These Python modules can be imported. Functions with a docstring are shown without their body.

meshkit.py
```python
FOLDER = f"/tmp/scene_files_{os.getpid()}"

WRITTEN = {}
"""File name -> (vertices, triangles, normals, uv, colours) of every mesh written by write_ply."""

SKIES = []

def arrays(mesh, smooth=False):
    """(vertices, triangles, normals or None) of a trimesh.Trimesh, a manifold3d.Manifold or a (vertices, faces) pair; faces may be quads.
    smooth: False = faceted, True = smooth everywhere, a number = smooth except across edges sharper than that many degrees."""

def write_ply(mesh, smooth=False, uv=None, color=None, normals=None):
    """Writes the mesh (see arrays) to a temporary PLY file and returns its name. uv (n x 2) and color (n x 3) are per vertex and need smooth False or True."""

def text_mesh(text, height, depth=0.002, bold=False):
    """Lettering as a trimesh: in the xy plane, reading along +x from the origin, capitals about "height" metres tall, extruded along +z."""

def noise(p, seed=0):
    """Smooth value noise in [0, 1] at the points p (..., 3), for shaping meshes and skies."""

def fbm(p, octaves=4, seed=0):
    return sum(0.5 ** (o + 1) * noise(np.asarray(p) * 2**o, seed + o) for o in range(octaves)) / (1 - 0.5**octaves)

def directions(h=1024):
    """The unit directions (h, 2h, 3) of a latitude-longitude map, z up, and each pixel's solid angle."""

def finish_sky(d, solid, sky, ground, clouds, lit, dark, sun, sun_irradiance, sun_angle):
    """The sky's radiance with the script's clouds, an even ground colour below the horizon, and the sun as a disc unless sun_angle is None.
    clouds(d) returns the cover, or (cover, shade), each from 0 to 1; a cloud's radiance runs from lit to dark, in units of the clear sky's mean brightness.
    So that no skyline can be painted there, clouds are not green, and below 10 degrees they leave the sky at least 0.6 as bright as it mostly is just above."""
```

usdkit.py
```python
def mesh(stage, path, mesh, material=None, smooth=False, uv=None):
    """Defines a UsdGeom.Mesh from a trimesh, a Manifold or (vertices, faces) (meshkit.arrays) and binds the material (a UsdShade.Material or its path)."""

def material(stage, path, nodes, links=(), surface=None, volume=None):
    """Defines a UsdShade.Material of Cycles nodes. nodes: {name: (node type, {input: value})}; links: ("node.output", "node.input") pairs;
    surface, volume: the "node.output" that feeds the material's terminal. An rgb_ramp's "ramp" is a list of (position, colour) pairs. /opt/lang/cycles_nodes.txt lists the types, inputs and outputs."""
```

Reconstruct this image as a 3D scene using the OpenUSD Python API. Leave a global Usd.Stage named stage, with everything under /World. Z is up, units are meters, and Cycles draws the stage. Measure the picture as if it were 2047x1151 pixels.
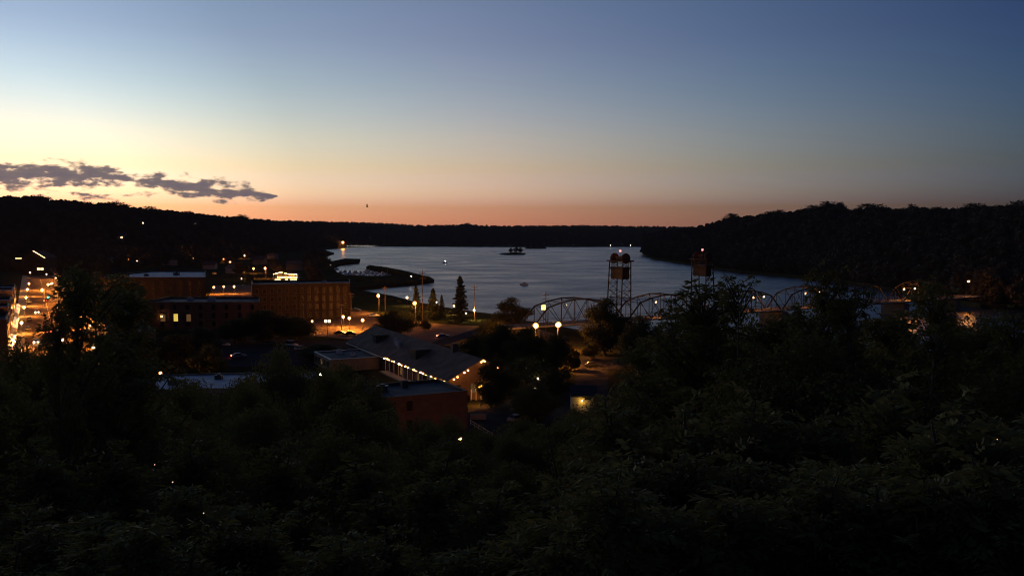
import math, random
import numpy as np
import trimesh
import manifold3d as m3
from shapely.geometry import Polygon, box as sbox, LineString
from shapely.ops import unary_union
from pxr import Usd, UsdGeom, UsdLux, UsdShade, Gf, Sdf, Vt
import usdkit, meshkit

stage = Usd.Stage.CreateInMemory()
UsdGeom.SetStageUpAxis(stage, 'Z')
W = '/World/'
UsdGeom.Xform.Define(stage, '/World')

# ---------------------------------------------------------------- camera, sky, exposure
CAM_Z, FPX, PITCH = 40.0, 1773.0, math.radians(-3.57)
cam = UsdGeom.Camera.Define(stage, '/World/camera')
cam.CreateHorizontalApertureAttr(36.0)
cam.CreateFocalLengthAttr(36.0 * FPX / 2047.0)
cam.CreateClippingRangeAttr((0.1, 60000.0))
cam.AddTranslateOp().Set((0, 0, CAM_Z))
cam.AddRotateXOp().Set(90 + math.degrees(PITCH))
cam.CreateExposureAttr(3.32)
SKY_STRENGTH = 0.1
SUN_AZ, SUN_EL = math.radians(-33), math.radians(-2)          # the sun has just set, off the left edge


def ray(u, v):
    x, y = (u - 1023.5) / FPX, -(v - 575.5) / FPX
    return np.array([x, math.cos(PITCH) - y * math.sin(PITCH), math.sin(PITCH) + y * math.cos(PITCH)])


def elev(u, v):
    d = ray(u, v); return math.asin(d[2] / np.linalg.norm(d))


def azim(u, v=465):
    d = ray(u, v); return math.atan2(d[0], d[1])


def make_sky():
    E = [(0, (1.3, 1.25, 4.0)), (.45, (1.50, 1.85, 5.0)), (.86, (1.57, 2.03, 5.3)), (1.6, (1.45, 2.3, 6.6)), (2.5, (1.528, 2.41, 4.06)), (4, (1.52, 2.02, 1.96)), (6, (1.49, 1.93, 1.645)),
         (9, (1.23, 1.685, 1.425)), (12, (1.065, 1.42, 1.28)), (15.5, (.965, 1.39, 1.20)), (30, (.90, 1.26, 1.09)), (60, (.84, 1.1, 1.0)), (90, (.80, 1.04, .95))]
    A = [(0, (1.85, 1.31, 1.32)), (10, (1.81, 1.289, 1.305)), (20, (1.2835, .892, .931)), (32, (1.107, .722, .819)), (48, (.6335, .515, .69)), (63, (.268, .300, .53)), (90, (.30, .30, .47)), (180, (.33, .30, .43))]
    sd = (math.sin(SUN_AZ), math.cos(SUN_AZ), 0.0)
    c0, c1 = -0.75, 0.05                                      # azimuth range of the cloud ramps
    e0, e1 = 0.0, 0.16
    pts = [(-500, 345), (-200, 340), (0, 347), (150, 351), (215, 350), (262, 358), (340, 369), (400, 376), (440, 383), (500, 387), (560, 393)]
    ths = [(-500, 22), (-100, 22), (0, 20), (120, 21), (200, 18), (255, 11), (300, 10), (370, 16), (405, 16), (450, 18), (500, 12), (535, 6), (556, 1.), (600, -60)]
    pts2 = [(-500, 374), (0, 376), (100, 379), (180, 396), (230, 399), (290, 384), (330, 387), (420, 398), (460, 400), (520, 402), (600, 405)]
    ths2 = [(-500, 11), (0, 11), (90, 8), (130, 10), (180, 22), (225, 20), (250, 9), (262, 10), (300, 10), (330, 8), (420, 7), (500, 6), (530, 3), (560, -60)]
    R = lambda table, f: [((azim(u) - c0) / (c1 - c0), (f(u, v),) * 3) for u, v in table]
    nodes = {
        's': ('sky_texture', {'sky_type': 'single_scattering', 'sun_disc': False, 'sun_elevation': SUN_EL, 'sun_rotation': SUN_AZ, 'altitude': 200., 'air_density': 1., 'aerosol_density': 1., 'ozone_density': 2.}),
        'tc': ('texture_coordinate', {}), 'zc': ('math', {'math_type': 'maximum', 'value2': math.sin(math.radians(1.6))}), 'sv': ('combine_xyz', {}), 'xyz': ('separate_xyz', {}), 'el': ('math', {'math_type': 'arcsine'}),
        'eld': ('math', {'math_type': 'multiply', 'value2': 180 / math.pi / 90}), 'er': ('rgb_ramp', {'ramp': [(d / 90, c) for d, c in E]}),
        'dot': ('vector_math', {'vector_type': 'dot_product', 'math_type': 'dot_product', 'vector2': sd}), 'ac': ('math', {'math_type': 'arccosine'}),
        'acd': ('math', {'math_type': 'multiply', 'value2': 1 / math.pi}), 'ar': ('rgb_ramp', {'ramp': [(d / 180, c) for d, c in A]}),
        'm1': ('mix_color', {'blend_type': 'multiply', 'fac': 1.0, 'use_clamp': False}), 'm2': ('mix_color', {'blend_type': 'multiply', 'fac': 1.0, 'use_clamp': False}),
        'az': ('math', {'math_type': 'arctan2'}), 'azn': ('map_range', {'from_min': c0, 'from_max': c1, 'to_min': 0., 'to_max': 1., 'clamp': True}),
        'cv': ('combine_xyz', {}), 'nz': ('noise_texture', {'scale': 1.0, 'detail': 6., 'roughness': .58, 'distortion': 0.}),
        'azk': ('math', {'math_type': 'multiply', 'value2': 46.}), 'elk': ('math', {'math_type': 'multiply', 'value2': 120.}),
        'nk': ('math', {'math_type': 'multiply_add', 'value2': 5.0, 'value3': -2.45}),
        'cc': ('rgb_ramp', {'ramp': [(0., (.34, .25, .19)), (.22, (.15, .12, .135)), (.5, (.108, .096, .132)), (1., (.080, .076, .120))]}), 'ccf': ('map_range', {'from_min': .2, 'from_max': 2.6, 'to_min': 0., 'to_max': 1., 'clamp': True}), 'mx': ('math', {'math_type': 'maximum'}), 'cl': ('map_range', {'range_type': 'smoothstep', 'from_min': -.05, 'from_max': .75, 'to_min': 0., 'to_max': .95, 'clamp': True}),
        'cm': ('mix_color', {'blend_type': 'mix', 'use_clamp': False, 'b': (.112, .094, .135)}),
        'b': ('background_shader', {'strength': SKY_STRENGTH})}
    links = [('tc.generated', 'xyz.vector'), ('xyz.z', 'zc.value1'), ('xyz.x', 'sv.x'), ('xyz.y', 'sv.y'), ('zc.value', 'sv.z'), ('sv.vector', 's.vector'), ('xyz.z', 'el.value1'), ('el.value', 'eld.value1'), ('eld.value', 'er.fac'), ('tc.generated', 'dot.vector1'), ('dot.value', 'ac.value1'),
             ('ac.value', 'acd.value1'), ('acd.value', 'ar.fac'), ('s.color', 'm1.a'), ('er.color', 'm1.b'), ('m1.result', 'm2.a'), ('ar.color', 'm2.b'),
             ('xyz.x', 'az.value1'), ('xyz.y', 'az.value2'), ('az.value', 'azn.value'), ('az.value', 'azk.value1'), ('el.value', 'elk.value1'), ('azk.value', 'cv.x'), ('elk.value', 'cv.y'),
             ('cv.vector', 'nz.vector'), ('nz.fac', 'nk.value1')]
    for k, (p, t) in enumerate(((pts, ths), (pts2, ths2))):
        rad = 1 / FPX
        nodes[f'c{k}'] = ('rgb_ramp', {'ramp': R(p, lambda u, v: elev(u, v))})
        nodes[f't{k}'] = ('rgb_ramp', {'ramp': R(t, lambda u, v: v * rad)})
        nodes[f'd{k}'] = ('math', {'math_type': 'subtract'}); nodes[f'ab{k}'] = ('math', {'math_type': 'absolute'})
        nodes[f'q{k}'] = ('math', {'math_type': 'divide'}); nodes[f'i{k}'] = ('math', {'math_type': 'subtract', 'value1': 1.0})
        nodes[f'tm{k}'] = ('math', {'math_type': 'maximum', 'value2': .3 * rad})
        nodes[f'sg{k}'] = ('math', {'math_type': 'less_than', 'value2': -1e-9}); nodes[f'sm{k}'] = ('math', {'math_type': 'multiply', 'value2': 9.})
        nodes[f'bi{k}'] = ('math', {'math_type': 'add', 'value2': (.18, -.75)[k]}); nodes[f'j{k}'] = ('math', {'math_type': 'subtract'}); nodes[f'o{k}'] = ('math', {'math_type': 'add'})
        links += [('azn.result', f'c{k}.fac'), ('azn.result', f't{k}.fac'), ('el.value', f'd{k}.value1'), (f'c{k}.color', f'd{k}.value2'), (f'd{k}.value', f'ab{k}.value1'),
                  (f't{k}.color', f'tm{k}.value1'), (f'ab{k}.value', f'q{k}.value1'), (f'tm{k}.value', f'q{k}.value2'), (f'q{k}.value', f'i{k}.value2'),
                  (f't{k}.color', f'sg{k}.value1'), (f'sg{k}.value', f'sm{k}.value1'), (f'i{k}.value', f'j{k}.value1'), (f'sm{k}.value', f'j{k}.value2'),
                  (f'j{k}.value', f'bi{k}.value1'), (f'bi{k}.value', f'o{k}.value1'), ('nk.value', f'o{k}.value2')]
    links += [('o0.value', 'mx.value1'), ('o1.value', 'mx.value2'), ('mx.value', 'cl.value'), ('mx.value', 'ccf.value'), ('ccf.result', 'cc.fac'), ('cc.color', 'cm.b'), ('cl.result', 'cm.fac'), ('m2.result', 'cm.a'), ('cm.result', 'b.color')]
    nodes['dot'][1].pop('vector_type')
    m = usdkit.material(stage, '/World/Looks/sky', nodes, links, surface='b.background')
    d = UsdLux.DomeLight.Define(stage, '/World/sky')
    UsdShade.MaterialBindingAPI.Apply(d.GetPrim()).Bind(m)
    d.GetPrim().SetCustomDataByKey('kind', 'structure'); d.GetPrim().SetCustomDataByKey('label', 'dusk sky with dark low clouds over the left hill')


make_sky()

# ---------------------------------------------------------------- materials
M = {}


def mat(name, color, rough=.7, spec=.3, var=.25, scale=.6, bump=0., metallic=0., translucent=0., obj_var=0.):
    n = {'p': ('principled_bsdf', {'base_color': color, 'roughness': rough, 'specular_ior_level': spec, 'metallic': metallic})}
    l = []
    if var:
        n['g'] = ('geometry', {}); n['nz'] = ('noise_texture', {'scale': scale, 'detail': 5., 'roughness': .6})
        n['r'] = ('rgb_ramp', {'ramp': [(.25, tuple(c * (1 - var) for c in color)), (.75, tuple(min(1, c * (1 + var)) for c in color))]})
        l += [('g.position', 'nz.vector'), ('nz.fac', 'r.fac')]
        src = 'r.color'
        if obj_var:
            n['oi'] = ('object_info', {}); n['om'] = ('map_range', {'from_min': 0., 'from_max': 1., 'to_min': 1 - obj_var, 'to_max': 1 + obj_var})
            n['mm'] = ('vector_math', {'math_type': 'scale'}); l += [('oi.random', 'om.value'), ('r.color', 'mm.vector1'), ('om.result', 'mm.scale')]; src = 'mm.vector'
        l.append((src, 'p.base_color'))
        if bump:
            n['bp'] = ('bump', {'strength': .6, 'distance': bump}); l += [('nz.fac', 'bp.height'), ('bp.normal', 'p.normal')]
    out = 'p.BSDF'
    if translucent:
        n['t'] = ('translucent_bsdf', {'color': tuple(c * 1.2 for c in color)}); n['mx'] = ('mix_closure', {'fac': translucent})
        l += [('p.BSDF', 'mx.closure1'), ('t.BSDF', 'mx.closure2')]; out = 'mx.closure'
    M[name] = usdkit.material(stage, '/World/Looks/' + name, n, l, surface=out)


def glow(name, color, strength):
    M[name] = usdkit.material(stage, '/World/Looks/' + name, {'e': ('emission', {'color': color, 'strength': strength})}, surface='e.emission')


mat('leaf_near', (.100, .095, .030), .8, .06, .3, .5, translucent=.25, obj_var=.3)
mat('leaf_frond', (.120, .112, .040), .8, .06, .3, 1.2, translucent=.25, obj_var=.25)
mat('leaf_mid', (.060, .062, .022), .85, .04, .3, .3, translucent=.2, obj_var=.3)
mat('leaf_far', (.062, .058, .042), .8, .1, .3, .05, obj_var=.3)
mat('needle', (.018, .028, .016), .7, .2, .3, .5)
mat('bark', (.075, .058, .045), .85, .2, .35, 3., .03)
mat('soil', (.026, .028, .015), .95, .0, .4, .15)
mat('forest_floor', (.016, .018, .011), .95, .05, .3, .02)
mat('grass', (.026, .034, .014), .95, .0, .35, .12)
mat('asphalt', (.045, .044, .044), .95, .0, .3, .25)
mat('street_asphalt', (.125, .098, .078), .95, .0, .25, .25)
mat('concrete', (.11, .105, .10), .95, .05, .2, .4)
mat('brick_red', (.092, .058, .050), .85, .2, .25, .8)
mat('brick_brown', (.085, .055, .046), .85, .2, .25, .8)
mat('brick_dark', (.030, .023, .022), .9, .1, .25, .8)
mat('brick_tan', (.20, .15, .11), .85, .2, .2, .8)
mat('stucco', (.24, .22, .20), .85, .2, .15, .5)
mat('siding', (.30, .29, .27), .8, .2, .12, .5)
mat('roof_tar', (.07, .075, .085), .95, .06, .45, .35)
mat('roof_pale', (.36, .39, .44), .95, .06, .4, .4)
mat('shingle', (.125, .088, .074), .95, .03, .45, .28)
mat('shingle_dark', (.06, .055, .055), .95, .03, .3, 2.)
mat('frame_dark', (.10, .075, .055), .7, .2, .2, 1.)
mat('trim_white', (.5, .48, .44), .6, .3, .1, 1.)
mat('steel_bridge', (.022, .017, .015), .7, .2, .3, .8)
mat('steel_dark', (.06, .06, .06), .5, .4, .2, 2.)
mat('wood_pole', (.12, .085, .06), .9, .1, .3, 2.)
mat('wood_dock', (.26, .24, .22), .9, .1, .3, 1.)
mat('rock', (.12, .11, .10), .9, .15, .4, .5)
mat('rubber', (.02, .02, .02), .8, .2, 0)
mat('chrome', (.5, .5, .5), .25, .5, 0, metallic=1.)
mat('window_glass', (.010, .011, .014), .35, .12, 0)
mat('road_paint', (.55, .52, .42), .7, .3, .2, 2.)
mat('bird_feather', (.05, .05, .05), .8, .2, 0)
for nm, c in (('paint_dark', (.03, .03, .035)), ('paint_silver', (.24, .245, .25)), ('paint_white', (.5, .5, .5)), ('paint_red', (.22, .03, .025)), ('paint_blue', (.05, .07, .14))):
    mat(nm, c, .3, .5, 0)
ORANGE = (1.0, .42, .10)
glow('lamp_orange', (1., .31, .04), 340.)
glow('lamp_bright', (1., .33, .045), 230.)
glow('lamp_warm', (1., .46, .12), 150.)
glow('lamp_white', (1., .86, .66), 9.)
glow('lamp_far', (1., .86, .66), 1.6)
glow('lamp_small', (1., .33, .05), 110.)
glow('lamp_bridge', (1., .32, .045), 100.)
glow('bulb_warm', (1., .40, .09), 4.5)
glow('lamp_street', (1., .31, .04), 430.)  # only for the unseen hooded lamps that fill in street light
glow('lamp_twin', (1., .32, .045), 430.)
glow('shop_lit', (1., .46, .14), .07)
glow('spark_orange', (1., .38, .08), .35)
glow('spark_white', (1., .70, .45), .07)
glow('lamp_red', (1., .04, .04), 1.6)
glow('lamp_green', (.04, 1., .42), 3.)
glow('head_light', (1., .70, .34), 60.)
glow('tail_light', (1., .08, .04), 4.)
glow('window_lit', (1., .70, .12), .075)
glow('window_dim', (1., .50, .18), .010)
glow('sign_lit', (1., .72, .35), .4)
glow('trim_lit', (1., .55, .22), .40)
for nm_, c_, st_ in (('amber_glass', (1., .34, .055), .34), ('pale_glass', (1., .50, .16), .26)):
    M[nm_] = usdkit.material(stage, '/World/Looks/' + nm_, {'e': ('emission', {'color': c_, 'strength': st_}), 't': ('transparent_bsdf', {}), 'mx': ('mix_closure', {'fac': .3})}, [('t.BSDF', 'mx.closure1'), ('e.emission', 'mx.closure2')], surface='mx.closure')  # see-through emission painting a halo around the lamp bulbs
M['water'] = usdkit.material(stage, '/World/Looks/water', {
    'g': ('geometry', {}), 'mp': ('mapping', {'scale': (.012, .022, 1.)}), 'n1': ('noise_texture', {'scale': 1., 'detail': 6., 'roughness': .65, 'distortion': .6}),
    'mp2': ('mapping', {'scale': (.35, .6, 1.)}), 'n2': ('noise_texture', {'scale': 1., 'detail': 4., 'roughness': .6}),
    'mp3': ('mapping', {'scale': (.045, .075, 1.), 'rotation': (0, 0, .3)}), 'n3': ('noise_texture', {'scale': 1., 'detail': 3., 'roughness': .6}),
    'ad': ('math', {'math_type': 'multiply_add', 'value2': 2.2}),
    'bp': ('bump', {'strength': .9, 'distance': .42}),
    'rr': ('map_range', {'from_min': .34, 'from_max': .66, 'to_min': .22, 'to_max': .38, 'clamp': True}),
    'p': ('principled_bsdf', {'base_color': (.012, .016, .02), 'ior': 1.33, 'specular_ior_level': .5})},
    [('g.position', 'mp.vector'), ('mp.vector', 'n1.vector'), ('g.position', 'mp2.vector'), ('mp2.vector', 'n2.vector'), ('g.position', 'mp3.vector'), ('mp3.vector', 'n3.vector'),
     ('n3.fac', 'ad.value1'), ('n2.fac', 'ad.value3'), ('ad.value', 'bp.height'), ('bp.normal', 'p.normal'), ('n1.fac', 'rr.value'), ('rr.result', 'p.roughness')], surface='p.BSDF')
M['foam'] = usdkit.material(stage, '/World/Looks/foam', {
    'g': ('geometry', {}), 'mp': ('mapping', {'scale': (.25, .5, 1.)}), 'n1': ('noise_texture', {'scale': 1., 'detail': 5., 'roughness': .7}),
    'rr': ('map_range', {'from_min': .42, 'from_max': .62, 'to_min': 0., 'to_max': .55, 'clamp': True}),
    't': ('transparent_bsdf', {}), 'p': ('principled_bsdf', {'base_color': (.30, .31, .33), 'roughness': .5}), 'mx': ('mix_closure', {})},
    [('g.position', 'mp.vector'), ('mp.vector', 'n1.vector'), ('n1.fac', 'rr.value'), ('rr.result', 'mx.fac'), ('t.BSDF', 'mx.closure1'), ('p.BSDF', 'mx.closure2')], surface='mx.closure')

# ---------------------------------------------------------------- helpers
COUNT = {}


def numbered(parent, name):
    k = (parent, name); n = COUNT.get(k, 0); COUNT[k] = n + 1
    return f'{parent}/{name}' + (f'_{n:03d}' if n else '')


def keys(p, **kw):
    for k, v in kw.items():
        if v:
            p.SetCustomDataByKey({'cat': 'category'}.get(k, k), v)


def place(x, loc, rz=0., scale=None):
    x.AddTranslateOp().Set(Gf.Vec3d(*map(float, loc)))
    if rz: x.AddRotateZOp().Set(math.degrees(rz))
    if scale is not None:
        x.AddScaleOp().Set(Gf.Vec3f(*map(float, scale if np.ndim(scale) else (scale,) * 3)))


def thing(name, label, cat, loc=(0, 0, 0), rz=0., scale=None, group=None, kind=None):
    x = UsdGeom.Xform.Define(stage, numbered('/World', name)); place(x, loc, rz, scale)
    keys(x.GetPrim(), label=label, cat=cat, group=group, kind=kind)
    return x.GetPrim()


def part(name, mesh, m, parent=None, smooth=False, **kw):
    p = usdkit.mesh(stage, numbered(str(parent.GetPath()) if parent else '/World', name), mesh, M[m], smooth=smooth).GetPrim()
    keys(p, **kw)
    return p


def dup(src, label, loc, rz=0., scale=None, group=None, cat=None, name=None):
    x = UsdGeom.Xform.Define(stage, numbered('/World', name or src.GetName().rstrip('0123456789').rstrip('_')))
    p = x.GetPrim(); p.GetReferences().AddInternalReference(src.GetPath()); x.ClearXformOpOrder()
    for a in list(p.GetAttributes()):
        pass
    mtx = Gf.Matrix4d(1.0)
    s = scale if scale is not None and np.ndim(scale) else ((scale or 1.0),) * 3
    mtx = Gf.Matrix4d().SetScale(Gf.Vec3d(*map(float, s))) * Gf.Matrix4d().SetRotate(Gf.Rotation(Gf.Vec3d(0, 0, 1), math.degrees(rz))) * Gf.Matrix4d().SetTranslate(Gf.Vec3d(*map(float, loc)))
    op = x.AddTransformOp(); op.Set(mtx)
    p.SetInstanceable(True)
    keys(p, label=label, cat=cat or src.GetCustomDataByKey('category'), group=group)
    return p


class Kind:
    """One prototype: the first placing builds the thing, later placings reference it."""
    def __init__(self, name, cat, build):
        self.name, self.cat, self.build, self.first = name, cat, build, None

    def put(self, label, loc, rz=0., scale=None, group=None):
        if self.first is None:
            s = scale if scale is not None and np.ndim(scale) else ((scale or 1.0),) * 3
            x = UsdGeom.Xform.Define(stage, numbered('/World', self.name))
            x.AddTransformOp().Set(Gf.Matrix4d().SetScale(Gf.Vec3d(*map(float, s))) * Gf.Matrix4d().SetRotate(Gf.Rotation(Gf.Vec3d(0, 0, 1), math.degrees(rz))) * Gf.Matrix4d().SetTranslate(Gf.Vec3d(*map(float, loc))))
            self.first = x.GetPrim(); keys(self.first, label=label, cat=self.cat, group=group)
            self.build(self.first)
            return self.first
        return dup(self.first, label, loc, rz, scale, group, self.cat, self.name)


cat_ = trimesh.util.concatenate


def bx(x0, x1, y0, y1, z0, z1):
    m = trimesh.creation.box([x1 - x0, y1 - y0, z1 - z0]); m.apply_translation([(x0 + x1) / 2, (y0 + y1) / 2, (z0 + z1) / 2]); return m


def bar(a, b, r, r2=None, sides=6, square=False):
    a, b = np.asarray(a, float), np.asarray(b, float); r2 = r if r2 is None else r2
    d = b - a; L = np.linalg.norm(d); d = d / L
    n = 4 if square else sides
    ang = np.arange(n) * 2 * np.pi / n + (np.pi / 4 if square else 0)
    up = np.array([0, 0, 1.]) if abs(d[2]) < .95 else np.array([0, 1., 0])
    e1 = np.cross(d, up); e1 /= np.linalg.norm(e1); e2 = np.cross(e1, d)
    ring = np.cos(ang)[:, None] * e1 + np.sin(ang)[:, None] * e2
    v = np.vstack([a + ring * r, b + ring * r2, [a], [b]])
    f = []
    for i in range(n):
        j = (i + 1) % n
        f += [[i, j, n + j], [i, n + j, n + i], [2 * n, j, i], [2 * n + 1, n + i, n + j]]
    return trimesh.Trimesh(v, f, process=False)


def ball(c, r, sub=2, squash=1.):
    m = trimesh.creation.icosphere(sub, r); m.apply_scale([1, 1, squash]); m.apply_translation(c); return m


def hull(pts, rads=.05, seg=8):
    rads = np.broadcast_to(rads, (len(pts),))
    h = m3.Manifold.batch_hull([m3.Manifold.sphere(float(r), seg).translate(list(map(float, p))) for p, r in zip(pts, rads)])
    mm = h.to_mesh(); return trimesh.Trimesh(mm.vert_properties[:, :3], mm.tri_verts, process=False)


def prism(poly, z0, z1):
    m = trimesh.creation.extrude_polygon(poly, z1 - z0, engine='earcut'); m.apply_translation([0, 0, z0]); return m


def sheet(poly, z):
    v, f = [], []; n = 0
    for g in getattr(poly, 'geoms', [poly]):
        vv, ff = trimesh.creation.triangulate_polygon(g, engine='earcut')
        v.append(np.c_[vv, np.full(len(vv), z)]); f.append(ff + n); n += len(vv)
    v, f = np.vstack(v), np.vstack(f)
    t = v[f]; nz = np.cross(t[:, 1] - t[:, 0], t[:, 2] - t[:, 0])[:, 2]
    f[nz < 0] = f[nz < 0][:, ::-1]
    return trimesh.Trimesh(v, f, process=False)


TOWN = 2.5


def on(u, v, z=TOWN):
    d = ray(u, v); t = (z - CAM_Z) / d[2]; return np.array([d[0] * t, d[1] * t, z])


def at(u, v, y):
    d = ray(u, v); t = y / d[1]; return np.array([d[0] * t, y, CAM_Z + d[2] * t])


def flat(pix, z=TOWN):
    return Polygon([tuple(on(u, v, z)[:2]) for u, v in pix])


def pick(table, u):
    t = np.asarray(table, float); return float(np.interp(u, t[:, 0], t[:, 1]))


# ---------------------------------------------------------------- terrain
def slope_z(x, y):
    t = np.clip((np.asarray(y, float) - 1.0) / 100.0, 0, 1)
    return TOWN + 35.8 * (1 - t) ** 1.3


SH = [(1051, 652), (1000, 640), (940, 632), (880, 622), (830, 612), (780, 598), (740, 591), (712, 586), (705, 582), (760, 576), (830, 570), (868, 564), (858, 560), (830, 551.5), (800, 544), (770, 538), (738, 534), (732, 537.5), (748, 542.5), (772, 547.5), (790, 554),
      (770, 557), (720, 556.5), (690, 555), (674, 549), (664, 538), (680, 531), (718, 527), (720, 521), (690, 520), (662, 526), (646, 527), (643, 519), (652, 513), (668, 508), (652, 503), (650, 499), (690, 494.5), (760, 493), (1000, 494), (1100, 494), (1290, 493.5), (1296, 503),
      (1290, 513), (1310, 519), (1400, 533), (1480, 546), (1660, 561), (1800, 585), (1960, 617)]
near = [(3200, 760), (2047, 720), (1700, 712), (1400, 704), (1210, 684), (1120, 664)]
river_pts = [tuple(on(u, v, 0)[:2]) for u, v in SH] + [(420, 440), (1500, 500)] + [(1500, 230), (600, 250)] + [tuple(on(u, v, 0)[:2]) for u, v in near]
RIVER = Polygon(river_pts).buffer(0)
land = sbox(-5000, 101, 5000, 9000).difference(RIVER)
gx, gy = np.meshgrid(np.linspace(-420, 420, 85), np.r_[np.linspace(-60, 0, 7), np.linspace(2, 101, 50)])
gz = slope_z(gx, gy) + np.where((gy > 3) & (gy < 98), (meshkit.fbm(np.stack([gx * .08, gy * .08, gx * 0], -1), 3, 5) - .5) * 1.6, 0)
gv = np.stack([gx, gy, gz], -1).reshape(-1, 3); ny, nx = gx.shape
ii, jj = np.meshgrid(np.arange(ny - 1), np.arange(nx - 1), indexing='ij'); a = ii * nx + jj
gf = np.concatenate([np.stack([a, a + 1, a + nx + 1], -1).reshape(-1, 3), np.stack([a, a + nx + 1, a + nx], -1).reshape(-1, 3)])
bank = []
for g in getattr(land, 'geoms', [land]):
    for ring in [g.exterior, *g.interiors]:
        c = np.array(ring.coords)
        bv = np.vstack([np.c_[c, np.full(len(c), TOWN)], np.c_[c, np.full(len(c), -2.)]]); n = len(c)
        bank.append(trimesh.Trimesh(bv, [t for i in range(n - 1) for t in ([i, i + 1, n + i + 1], [i, n + i + 1, n + i])], process=False))
part('ground', cat_([trimesh.Trimesh(gv, gf, process=False), sheet(land, TOWN)] + bank), 'soil', kind='structure', label='wooded slope and flat riverside land')
part('river', sheet(Polygon([(-5000, 102), (5000, 102), (5000, 8500), (-5000, 8500)]), 0.0), 'water', kind='structure', label='wide grey river with rippled surface')

LEFT = dict(sky=[(-500, 380), (0, 397), (60, 397), (110, 404), (230, 411), (270, 418), (400, 430), (480, 438), (560, 443), (700, 446)],
            d0=[(-500, 820), (200, 880), (420, 1000), (560, 1500), (640, 2050), (700, 2330)], d1=[(-500, 1350), (200, 1500), (420, 1900), (560, 2500), (700, 3000)], u=(-420, 690), th=12)
FAR = dict(sky=[(300, 442), (640, 443), (760, 446), (850, 451), (930, 449), (1000, 452), (1150, 451), (1300, 453), (1450, 455), (1600, 455)],
           d0=[(300, 2700), (640, 2450), (760, 2560), (1290, 2540), (1600, 2540)], d1=[(300, 3700), (1600, 3700)], u=(420, 1560), th=13)
RIGHT = dict(sky=[(1285, 468), (1330, 460), (1370, 456), (1400, 451), (1450, 438), (1520, 430), (1600, 421), (1650, 415), (1700, 420), (1740, 417), (1830, 419), (1900, 421), (1950, 417), (2047, 412), (2600, 400)],
             d0=[(1285, 1540), (1310, 1330), (1400, 1040), (1480, 890), (1660, 745), (1800, 600), (1960, 470), (2100, 450), (2600, 440)],
             d1=[(1285, 1900), (1370, 1900), (1450, 1650), (1600, 1300), (1700, 1150), (2047, 900), (2600, 850)], u=(1287, 2500), th=14)


def hill_z(H, u, d):
    d0, d1, vs = pick(H['d0'], u), pick(H['d1'], u), pick(H['sky'], u)
    top = CAM_Z + (465 - vs) / FPX * d1 - H['th']
    t = min(max((d - d0) / (d1 - d0), 0), 1)
    return TOWN - .8 + max(top - TOWN, 2) * (t * t * (3 - 2 * t) * .55 + .45 * math.sin(t * math.pi / 2)) + (0 if d < d1 else -min(d - d1, 400) * .02)


def hill_mesh(H):
    us = np.linspace(*H['u'], 60); ts = np.linspace(0, 1.35, 28)
    v = np.zeros((len(ts), len(us), 3))
    for j, u in enumerate(us):
        d0, d1 = pick(H['d0'], u), pick(H['d1'], u)
        for i, t in enumerate(ts):
            d = d0 + (d1 - d0) * t
            v[i, j] = ((u - 1023.5) / FPX * d, d, hill_z(H, u, d))
    nu = len(us); i, j = np.meshgrid(np.arange(len(ts) - 1), np.arange(nu - 1), indexing='ij'); a = i * nu + j
    f = np.concatenate([np.stack([a, a + 1, a + nu + 1], -1).reshape(-1, 3), np.stack([a, a + nu + 1, a + nu], -1).reshape(-1, 3)])
    return trimesh.Trimesh(v.reshape(-1, 3), f, process=False)


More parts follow.
